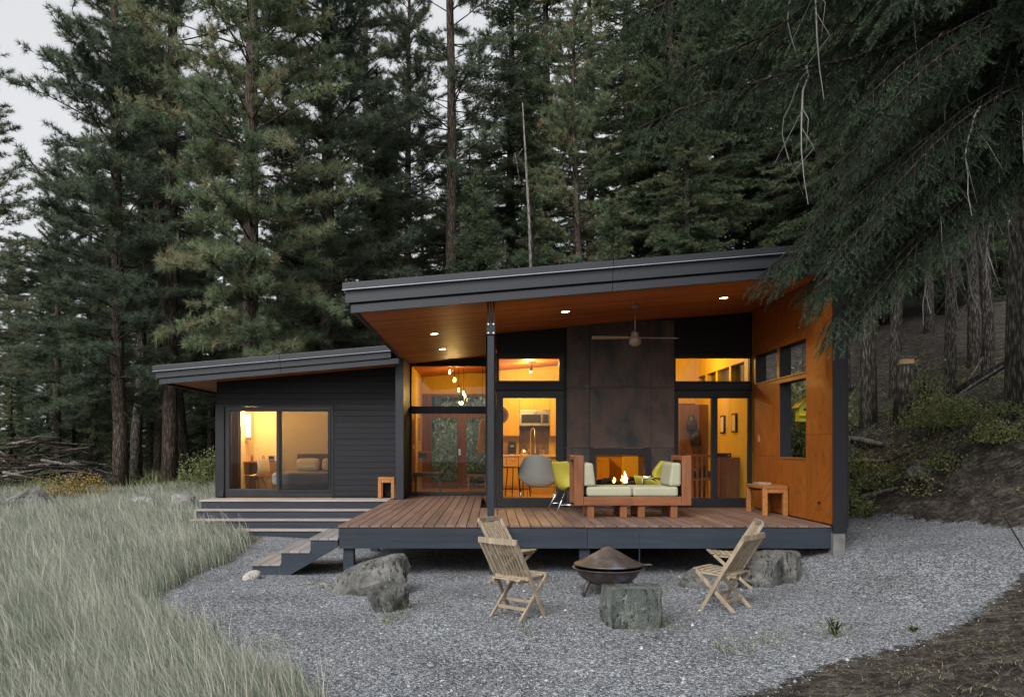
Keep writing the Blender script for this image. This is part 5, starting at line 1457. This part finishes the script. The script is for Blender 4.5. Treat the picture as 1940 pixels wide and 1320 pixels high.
def tree_proto(kind, name, args, bark, needle):
    mb, V, T, tn = (make_pine if kind == 'pine' else make_fir)(**args)
    tm = mb.mesh('trunk', M[bark], True); cm = np_mesh('crown', V, T, M[needle], tn)
    return name, tm, cm
PR = {
 'pineA': tree_proto('pine', 'pine_tree', dict(seed=1, H=26, cb=4.0, Rc=4.6, r0=.30, step=.31, per=(3, 5), needle_n=25, nl=.27), 'bark', 'needle_pine'),
 'pineB': tree_proto('pine', 'pine_tree', dict(seed=2, H=26, cb=3.6, Rc=4.3, r0=.27, step=.36, needle_n=23, nl=.26), 'bark', 'needle_pine_dark'),
 'pineC': tree_proto('pine', 'pine_tree', dict(seed=3, H=27, cb=7.5, Rc=3.3, r0=.24, step=.50, per=(3, 4), needle_n=24, sparse=1.0, nl=.26), 'bark', 'needle_pine_dark'),
 'pineY': tree_proto('pine', 'pine_tree', dict(seed=4, H=17, cb=2.0, Rc=2.4, r0=.17, step=.30, needle_n=21, nl=.21, dead=False), 'bark', 'needle_pine'),
 'firA': tree_proto('fir', 'fir_tree', dict(seed=5, H=27, cb=3.0, Rc=3.8, r0=.28, step=.34), 'bark_dark', 'needle_fir'),
 'firB': tree_proto('fir', 'fir_tree', dict(seed=6, H=22, cb=1.5, Rc=3.2, r0=.24, step=.32, droop=.32), 'bark_dark', 'needle_fir'),
 'firC': tree_proto('fir', 'fir_tree', dict(seed=7, H=12, cb=.6, Rc=2.4, r0=.14, step=.28), 'bark_dark', 'needle_fir'),
 'firT': tree_proto('fir', 'fir_tree', dict(seed=8, H=24, cb=8.0, Rc=3.0, r0=.25, step=.42), 'bark_grey', 'needle_fir'),
}
RT = random.Random(5)
def tree(pk, px, Y, scale, label, group=None, sx=1.0, lean=0.0, X=None, rz=None):
    name, tm, cm = PR[pk]
    x = PX(px, Y) if X is None else X
    t = thing(name, label, 'tree', (x, Y, float(hgt(x, Y)) - .05), RT.uniform(0, 6.28) if rz is None else rz, group)
    t.scale = (scale * sx, scale * sx, scale); t.rotation_euler[1] = lean
    link_mesh('trunk', tm, None, t); link_mesh('crown', cm, None, t)
    return t

# named pines on the left
tree('pineA', 478, 23.6, 1.0, 'bright green long-needled pine rising behind the bedroom wing', sx=.86)
tree('pineB', 228, 25.7, .84, 'tall dark pine with a straight trunk at the meadow edge left of the cabin')
tree('pineB', 625, 27.5, 1.0, 'tall thick-trunked pine behind the middle of the bedroom wing roof')
tree('pineC', 858, 30.0, 1.0, 'slender tall pine with a bare lower trunk behind the left end of the main roof')
tree('pineC', 695, 36.0, .95, 'thin pine standing behind and right of the thick-trunked pine')
tree('pineB', 110, 31.0, .50, 'dark pine against the sky left of the tall meadow-edge pine')
tree('pineC', -35, 24.0, .50, 'open pine whose branch tips enter at the left picture edge', sx=1.5)
tree('pineC', 322, 26.5, 1.0, 'pine with a dark double trunk left of the bedroom wing')
tree('pineC', 352, 29.0, .9, 'leaning dark trunk just left of the bedroom wing corner', lean=R(-7))
tree('firT', 258, 30.5, .8, 'dark trunk close behind the tall meadow-edge pine')
tree('firT', 110, 34, .5, 'grey straight trunk behind the brush pile')
tree('firT', 40, 36, .45, 'dark thin trunk at the far left behind the brush pile')
tree('firC', 181, 27.5, .55, 'black bare sapling trunk at the meadow edge', sx=.5)
tree('pineY', 1098, 31.5, 1.0, 'pointed young pine with rusty tips in front of the dark firs')
tree('firB', 965, 35.0, 1.05, 'broad fir beside the white dead trunk')
tree('firA', 1035, 40.0, 1.0, 'tall dark fir rising just left of the pointed young pine')
tree('firB', 1190, 35.5, 1.1, 'broad dark fir just right of the pointed young pine')
tree('firA', 1270, 33.0, 1.05, 'tall fir with a reddish trunk behind the middle of the main roof')
tree('firA', 1360, 37.0, 1.08, 'tall dark fir behind the right half of the main roof')
tree('firB', 1300, 27.5, .62, 'shorter fir close behind the right half of the main roof')
tree('firC', 905, 27.5, .85, 'low fir showing just above the left part of the main roof')
tree('firC', 735, 29.0, .8, 'low fir in the gap between the two roofs')
tree('firB', 700, 31.5, .68, 'mid-height fir behind the right end of the bedroom roof')
tree('firC', 1010, 27.0, .78, 'low dense fir behind the roof in front of the broad fir')
tree('firC', 560, 29.5, .9, 'low fir between the two tallest pine trunks')
tree('firC', 1160, 27.0, .70, 'low fir just behind the roof ridge near its middle')
for px, Y, sc, lab in ((400, 31.5, .55, 'mid-distance pine between the bright pine and the tall meadow-edge pine'), (555, 33, .50, 'mid-distance pine between the bright pine and the thick-trunked pine'), (300, 34, .70, 'mid-distance pine behind the double trunk'),
                       (165, 36, .60, 'mid-distance pine behind the tall meadow-edge pine'), (770, 34, .78, 'mid-distance pine behind the left corner of the main roof'), (20, 38, .42, 'mid-distance pine at the left picture edge'), (910, 33, .66, 'mid-distance pine just right of the slender tall pine')):
    tree('pineB' if px != 910 else 'pineY', px, Y, sc, lab, 'mid-distance pines')
# forest mass further back
far = [('firB', 30, 46, .50), ('firC', 90, 43, 1.0), ('firB', 165, 48, .55), ('firC', 215, 40, .95), ('firB', 300, 44, .66), ('firC', 375, 38, 1.0), ('firB', 420, 47, .66), ('firB', 520, 50, .62), ('firC', 455, 40, .9), ('firC', 600, 41, 1.05), ('firB', 655, 46, .66),
       ('firB', 745, 45, .72), ('firA', 800, 52, .62), ('firC', 840, 40, 1.0), ('firB', 910, 48, .72), ('firA', 1000, 50, .95), ('firA', 1120, 47, 1.05), ('firA', 1230, 49, 1.1), ('firA', 1310, 45, 1.1), ('firA', 1440, 42, 1.1), ('firA', 1400, 52, 1.15), ('firA', 200, 55, .66), ('firA', 290, 50, .64), ('firA', 380, 52, .7), ('firA', 470, 54, .68), ('firA', 640, 52, .72), ('firA', 730, 56, .76), ('firA', 860, 58, .74), ('firB', 580, 45, .72), ('firB', 690, 41, .68), ('firB', 880, 38, .62), ('firB', 240, 45, .7), ('firB', -60, 44, .5), ('firB', 120, 60, .62), ('firB', 560, 60, .72), ('firB', 340, 58, .7),
       ('firA', 1520, 46, 1.1), ('firA', 1610, 40, 1.1), ('firA', 1700, 44, 1.1), ('firA', 1800, 42, 1.1), ('firA', 1900, 46, 1.1), ('firA', 2000, 40, 1.1), ('firB', 1560, 33, 1.0), ('firB', 1680, 34, 1.0), ('firB', 1790, 33, 1.0), ('firB', 1905, 34, 1.0), ('firA', 1480, 36, 1.05)]
for pk, px, Y, sc in far:
    if px < 900: tree(pk, px, Y, sc, 'fir in the dark forest mass behind the left pines', 'far firs at left')
    else: tree(pk, px, Y, sc, 'fir in the dark forest wall on the slope behind the cabin', 'far firs on the slope')
for px, Y in ((140, 33), (62, 33), (20, 30), (290, 36), (385, 33), (160, 36)):
    tree('firC', px, Y, RT.uniform(.35, .6), 'young fir in the undergrowth beyond the meadow', 'young firs beyond the meadow')
# trunks on the hillside at right
for px, Y, sc, lab in ((1645, 17.5, .9, 'straight grey trunk nearest the right end of the porch wall'), (1697, 22, .85, 'thin brown trunk behind the grey trunk right of the porch'), (1600, 24, .85, 'dark trunk half hidden by the porch end wall'),
                       (1800, 18.5, .72, 'dark trunk standing right of the cut trunk'), (1845, 24, .9, 'slim grey trunk left of the peeling trunk'), (1872, 21, .8, 'slim grey trunk close beside the peeling trunk'), (1925, 15.2, .95, 'thick peeling trunk at the right picture edge'),
                       (1760, 30, .9, 'far dark trunk seen between the hillside trunks')):
    tree('firT', px, Y, sc, lab, 'trunks on the hillside right of the cabin', sx=.72)

def snag(name, label, cat, pts, rad, mat, n=8):
    o = MB().tube(pts, rad, n).build(name, M[mat], None, smooth=True); return tag(o, label, cat)
snag('dead_tree', 'thin bare white dead trunk in front of the firs behind the roof', 'dead tree', [P(1010, 640, 26), P(1003, 420, 26), P(996, 300, 26), P(990, 195, 26)], [.07, .05, .035, .012], 'dead_wood')
snag('dead_sapling', 'thin bent dead sapling curving beside the white dead trunk', 'dead tree', [P(985, 345, 26.2), P(975, 290, 26.2), P(972, 310, 26.2), P(990, 282, 26.2)], [.01, .02, .02, .015], 'dead_wood')
p = P(1718, 690, 17); gz = float(hgt(p.x, 17))
t = thing('cut_trunk', 'tall broken trunk with a flat cut top right of the porch', 'tree stump', (p.x, 17, gz - .1))
MB().tube([(0, 0, 0), (.02, 0, 1.0), (.0, 0, p.z - gz + .1)], [.30, .23, .20], 12).build('trunk', M['bark_grey'], t, smooth=True)
MB().tube([(0, 0, p.z - gz + .101), (0, 0, p.z - gz + .115)], .18, 12).build('cut_face', M['cut_wood'], t)
t = thing('nest_box', 'small pale wooden box sitting on the cut trunk', 'nest box', (p.x, 17, p.z + .02))
bx('box', M['cut_wood'], t, -.11, .11, -.1, .1, 0, .11, .004); bx('lid', M['dead_wood'], t, -.14, .14, -.13, .13, .112, .14, .004)

# near firs at the right: trunk with drooping feathery boughs
def bough(seed, L=5.0, droop=.055):
    rg = np.random.default_rng(seed)
    mb = MB()
    s = np.linspace(0, 1, 14)
    pts = np.stack([s * L, .25 * np.sin(s * 3 + seed) * s, .10 * s * L - droop * (s * L) ** 2], -1) + np.cumsum(rg.normal(0, .045, (14, 3)) * np.array([.3, 1, .7]), 0) * s[:, None] ** .5
    mb.tube([tuple(p) for p in pts], [.034 * (1 - .93 * q) + .003 for q in s], 6, False)
    NB, ND, NT = [], [], []
    tb = 0
    def twig(p, d, l, tbase):
        c = max(4, int(l / .0085))
        w = (np.arange(c) + rg.random(c)) / c
        e = norm(d + np.array([0, 0, -.25 * 1]))
        line = p + np.outer(w * l, d) + np.outer(-(w ** 2) * l * .18, [0, 0, 1])
        for r_ in range(4):
            nd_ = norm(rg.normal(size=(c, 3))); nd_ = nd_ - np.outer(nd_ @ d, d)
            NB.append(line); ND.append(norm(norm(nd_) * .8 + d * .75)); NT.append(np.full(c, tbase) + .28 * w + rg.normal(0, .06, c))
    m = int(L / .07)
    for q in range(m):
        sq = .16 + .84 * (q + rg.random()) / m
        j = sq * 13; i = min(int(j), 12); p = pts[i] + (pts[i + 1] - pts[i]) * (j - i); bd = norm(pts[i + 1] - pts[i])
        sg = 1 if q % 2 else -1
        side = np.array([-bd[1], bd[0], 0])
        l2 = (1.05 * (1 - sq) ** .55 + .16) * rg.uniform(.6, 1.15)
        d2 = norm(bd * rg.uniform(.65, 1.0) + side * sg * rg.uniform(.45, .9) + np.array([0, 0, rg.uniform(-.65, -.05)]))
        k = 6; w2 = np.linspace(0, 1, k)
        l_pts = p + np.outer(w2 * l2, d2) + np.outer(-(w2 ** 2) * l2 * .30, [0, 0, 1])
        mb.tube([tuple(x) for x in l_pts], [.008 * (1 - .8 * x) for x in w2], 4, False)
        tbase = rg.uniform(.05, .5)
        n3 = max(3, int(l2 / .055))
        for r_ in range(n3):
            u = .12 + .88 * (r_ + rg.random()) / n3
            jj = u * (k - 1); ii = min(int(jj), k - 2); pp = l_pts[ii] + (l_pts[ii + 1] - l_pts[ii]) * (jj - ii); dd = norm(l_pts[ii + 1] - l_pts[ii])
            s3 = np.cross(dd, [0, 0, 1]); s3 = s3 / max(np.linalg.norm(s3), 1e-5)
            sg3 = 1 if r_ % 2 else -1
            twig(pp, norm(dd * rg.uniform(.7, 1.1) + s3 * sg3 * rg.uniform(.4, .9) + np.array([0, 0, rg.uniform(-.5, .05)])), rg.uniform(.09, .21) * (1.1 - .4 * u), tbase + .2 * u)
        twig(l_pts[-2], norm(l_pts[-1] - l_pts[-2]), .16, tbase + .25)
    B, D, TT = np.concatenate(NB), np.concatenate(ND), np.clip(np.concatenate(NT), 0, 1)
    n = len(B)
    V, T, tn = needles(B, D, rg.uniform(.018, .03, n), np.full(n, .0058), TT, rg)
    # bare dead twigs hanging from the bough
    dm = MB()
    for q in range(7):
        sq = rg.uniform(.15, .75); j = sq * 13; i = int(j); p = pts[i]; az = rg.uniform(0, 6.28); l = rg.uniform(.7, 1.7); o = np.array([math.cos(az), math.sin(az), 0])
        c = [p + o * l * .30 * math.sin(w * 2.2) + np.array([0, 0, -l * w ** 1.2]) + rg.normal(0, .012, 3) for w in np.linspace(0, 1, 8)]
        dm.tube([tuple(x) for x in c], [.0105 * (1 - .8 * w) + .0015 for w in np.linspace(0, 1, 8)], 4, False)
        for h in range(3):
            a_ = c[rg.integers(2, 6)]; dm.tube([tuple(a_), tuple(a_ + rg.normal(0, .09, 3) + np.array([0, 0, -.16])), tuple(a_ + rg.normal(0, .14, 3) + np.array([0, 0, -.34]))], [.004, .003, .001], 4, False)
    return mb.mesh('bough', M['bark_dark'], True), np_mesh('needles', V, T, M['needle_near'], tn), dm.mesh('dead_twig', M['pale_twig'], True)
BO = [bough(101), bough(102, 4.4, .075), bough(103, 5.2, .045), bough(104, 3.6, .09), bough(105, 5.0, .115)]

def near_fir(label, x, y, H, r0, boughs, seed, bark='bark_dark'):
    rg = random.Random(seed)
    z0 = float(hgt(x, y)) - .1
    t = thing('fir_tree', label, 'tree', (x, y, z0))
    tp, tr = make_trunk(np.random.default_rng(seed), H, r0)
    MB().tube(tp, tr, 14).build('trunk', M[bark], t, smooth=True)
    for k, (z, az, pitch, sc, var) in enumerate(boughs):
        bm_, nm, dm = BO[var % len(BO)]
        p = lerp_pts(tp, z)
        b = link_mesh('bough', bm_, None, t, (p[0], p[1], z), (R(rg.uniform(-12, 12)), -pitch, az)); b.scale = (sc, sc, sc)
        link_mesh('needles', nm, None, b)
        if k % 2 == 0: link_mesh('dead_twig', dm, None, b)['kind'] = 'stuff'
    return t
def auto_boughs(seed, z0, z1, n, aim, spread, sc=(.85, 1.15)):
    rg = random.Random(seed); out = []
    for k in range(n):
        z = z0 + (z1 - z0) * (k + rg.random()) / n
        az = aim + rg.gauss(0, spread)
        out.append((z, az, R(rg.uniform(-8, 9)), rg.uniform(*sc) * (1.0 - .25 * (z - z0) / (z1 - z0)), rg.randrange(4)))
    return out
A = auto_boughs(1, 6.0, 13, 66, R(185), .55, (.95, 1.25)) + auto_boughs(2, 7, 14, 18, R(0), 1.2)
A += [(6.3, R(178), R(-2), 1.25, 2), (7.0, R(172), R(-4), 1.3, 0), (7.8, R(184), R(-6), 1.3, 2)]
rq = random.Random(77)
A += [(rq.uniform(5.0, 6.5), R(rq.uniform(170, 190)), R(rq.uniform(-5, 4)), rq.uniform(.86, 1.0), 4) for k in range(30)]
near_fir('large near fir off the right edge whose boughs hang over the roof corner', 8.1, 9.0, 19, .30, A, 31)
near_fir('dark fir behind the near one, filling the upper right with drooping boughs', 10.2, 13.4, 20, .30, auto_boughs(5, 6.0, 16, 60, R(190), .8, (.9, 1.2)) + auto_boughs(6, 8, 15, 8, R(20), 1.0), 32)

# ------------------------------------------------------------------ shrubs, logs, brush
def leaves(rg, n, size, leaf, shape=1.0):
    p = norm(rg.normal(size=(n, 3))) * (rg.random((n, 1)) ** .45)
    lob = 1 + .28 * np.sin(p[:, :1] * 5 + 1) * np.sin(p[:, 1:2] * 4)
    p = p * lob * np.array(size); p[:, 2] = np.abs(p[:, 2]) * shape
    d = norm(rg.normal(size=(n, 3)) + p * .6 + np.array([0, 0, .3])); s = norm(np.cross(d, rg.normal(size=(n, 3))))
    l = leaf * rg.uniform(.6, 1.3, (n, 1))
    V = np.stack([p, p + d * l * .5 + s * l * .3, p + d * l, p + d * l * .5 - s * l * .3], 1)
    T = np.array([(0, 1, 2), (0, 2, 3)])[None] + (np.arange(n) * 4)[:, None, None]
    return V.reshape(-1, 3), T.reshape(-1, 3), np.repeat(rg.random(n), 4)
def shrub(label, px, py, Y, size, n, leaf, mat, seed, cat='shrub'):
    rg = np.random.default_rng(seed); p = P(px, py, Y); z = float(hgt(p.x, Y))
    t = thing('shrub', label, cat, (p.x, Y, z - .03))
    V, T, tn = leaves(rg, n, size, leaf); link_mesh('foliage', np_mesh('foliage', V, T, M[mat], tn), None, t)
    mb = MB()
    for k in range(12):
        a = rg.uniform(0, 6.28); q = rg.uniform(.3, .85)
        mb.tube([(0, 0, 0), (math.cos(a) * size[0] * q * .4, math.sin(a) * size[1] * q * .4, size[2] * .45), (math.cos(a) * size[0] * q, math.sin(a) * size[1] * q, size[2] * rg.uniform(.6, .95))], [.012, .008, .003], 4, False)
    mb.build('stem', M['bark_dark'], t, smooth=True)
shrub('low grey-green shrub at the foot of the bank beside the porch end', 1625, 885, 15.0, (.55, .5, .62), 1800, .06, 'shrub', 1)
shrub('broad yellow-green shrub on the bank right of the cut trunk', 1800, 815, 15.2, (.95, .6, .62), 3200, .06, 'shrub', 2)
shrub('pale-leaved airy shrub rising between the cut trunk and the dark trunk', 1755, 760, 16.2, (.45, .4, 1.5), 1100, .06, 'shrub', 3)
shrub('small yellow-green shrub near the right picture edge below the thick trunk', 1905, 830, 14.0, (.5, .4, .4), 1100, .055, 'shrub', 4)
shrub('leafy weed clump at the edge of the gravel in the right foreground', 1582, 1225, 7.3, (.10, .08, .22), 120, .03, 'weed', 5, 'weed')
shrub('tiny leafy weed on the near right mound', 1730, 1205, 7.6, (.07, .06, .09), 60, .03, 'weed', 6, 'weed')
shrub('straggly gold-leaved shrub at the meadow edge by the brush pile', 150, 940, 22.5, (1.1, .6, .75), 2200, .06, 'shrub_gold', 7)
shrub('small gold shrub left of the boulder by the pine trunk', 110, 950, 21.5, (.6, .5, .5), 900, .06, 'shrub_gold', 8)
shrub('green shrub outside the garden doors behind the entry, left one', 838, 900, 24.6, (.9, .7, 2.6), 4200, .11, 'shrub', 9)
shrub('green shrub outside the garden doors behind the entry, right one', 905, 900, 25.2, (.9, .7, 3.0), 4200, .11, 'shrub', 10)
shrub('tall green shrub seen through the openings of the porch wall', 1512, 840, 16.6, (.75, .6, 2.3), 5200, .085, 'shrub', 12)
shrub('rounded green shrub on the bank behind the porch wall opening', 1560, 860, 18.0, (.9, .7, 1.6), 4200, .085, 'shrub', 13)
shrub('dense green shrub close to the porch end at the foot of the bank', 1612, 900, 13.6, (.42, .4, .5), 1900, .05, 'shrub', 14)
shrub('dry grassy shrub below the grey trunk on the bank', 1668, 880, 14.3, (.5, .4, .42), 1500, .05, 'weed', 15)
shrub('pale-leaved sapling on the bank above the gravel edge', 1745, 920, 12.9, (.35, .3, .5), 260, .05, 'shrub', 16)
shrub('low dark shrub at the right edge of the bank', 1900, 880, 12.9, (.6, .4, .35), 1500, .05, 'shrub', 17)
shrub('straggly shrub beside the flat grey rock on the bank', 1800, 880, 13.2, (.5, .4, .35), 900, .05, 'weed', 18)
shrub('dark green shrub under the trees left of the bedroom wing', 390, 890, 25.0, (.9, .6, 1.1), 2400, .09, 'shrub', 11)

def log(label, a, b, r, mat='dead_wood', cat='fallen log'):
    m = (a + b) / 2; snag('fallen_log', label, cat, [a, m + Vector((0, 0, .03)), b], [r, r * .9, r * .6], mat, 9)
def onz(px, Y, dz): x = PX(px, Y); return Vector((x, Y, float(hgt(x, Y)) + dz))
log('pale fallen log lying on the bank beside the porch end', onz(1590, 17.5, .1), onz(1672, 15.8, .16), .07)
log('thin grey fallen pole below the pale log', onz(1590, 16.4, .06), onz(1690, 15.0, .1), .04)
log('long dark fallen log slanting up towards the thick trunk', onz(1775, 17.5, .14), onz(1915, 17.0, .75), .11, 'bark_dark')
log('pale fallen pole resting on the long dark log', onz(1780, 16.8, .25), onz(1900, 16.5, .75), .035)
log('thin bare pole leaning against the slope by the slim grey trunks', onz(1820, 17.2, .3), onz(1862, 17.6, 1.0), .025)
log('grey fallen branch lying across the bank by the porch end', onz(1610, 14.2, .1), onz(1700, 13.4, .12), .035)
log('brown fallen branch half way up the bank', onz(1640, 15.2, .08), onz(1735, 14.6, .14), .045, 'bark')
log('thin fallen branch on the upper bank between the trunks', onz(1690, 18.5, .1), onz(1790, 18.0, .2), .04)
log('twisted grey root lying on the bank below the yellow-green shrub', onz(1722, 13.9, .16), onz(1800, 13.2, .12), .055)
log('short dark log end sunk in the bank at the right', onz(1850, 13.4, .02), onz(1925, 13.6, .08), .10, 'bark_dark')
# bare wand in the right foreground
c = [P(1940, 1040, 8.6), P(1900, 975, 8.8), P(1860, 940, 9.0), P(1790, 880, 9.3), P(1770, 850, 9.4)]
snag('bare_stem', 'thin dark bare stem bending in from the right edge over the gravel', 'twig', [P(1990, 1120, 8.4)] + c, [.012, .009, .008, .006, .004, .002], 'bark_dark', 5)
# brush pile
t = thing('brush_pile', 'heap of dead grey-brown branches beyond the meadow at far left', 'brush pile', (PX(60, 26), 26.0, float(hgt(PX(60, 26), 26))))
rb = random.Random(9)
for k in range(95):
    L = rb.uniform(1.2, 3.6); a = rb.gauss(0, .35) + (math.pi if rb.random() < .5 else 0); h = abs(rb.gauss(0, .5)); x = rb.uniform(-3.0, 2.0); top = 1.55 * math.exp(-((x - .1) / 1.7) ** 2)
    z = rb.uniform(.05, 1) * top + .06; y = rb.uniform(-.7, .7); tl = rb.gauss(0, .22) * L
    d = Vector((math.cos(a) * L / 2, math.sin(a) * L / 3, tl / 2))
    p0 = Vector((x, y, z)) - d; p1 = Vector((x, y, z)) + d; p0.z = max(p0.z, .03); p1.z = max(p1.z, .03)
    r = rb.uniform(.018, .06); MB().tube([p0, (p0 + p1) / 2 + Vector((0, 0, rb.uniform(-.06, .12))), p1], [r, r * .85, r * .4], 6).build('stick', M['dead_wood'] if rb.random() < .35 else M['bark_dark'] if rb.random() < .5 else M['bark'], t, smooth=True)
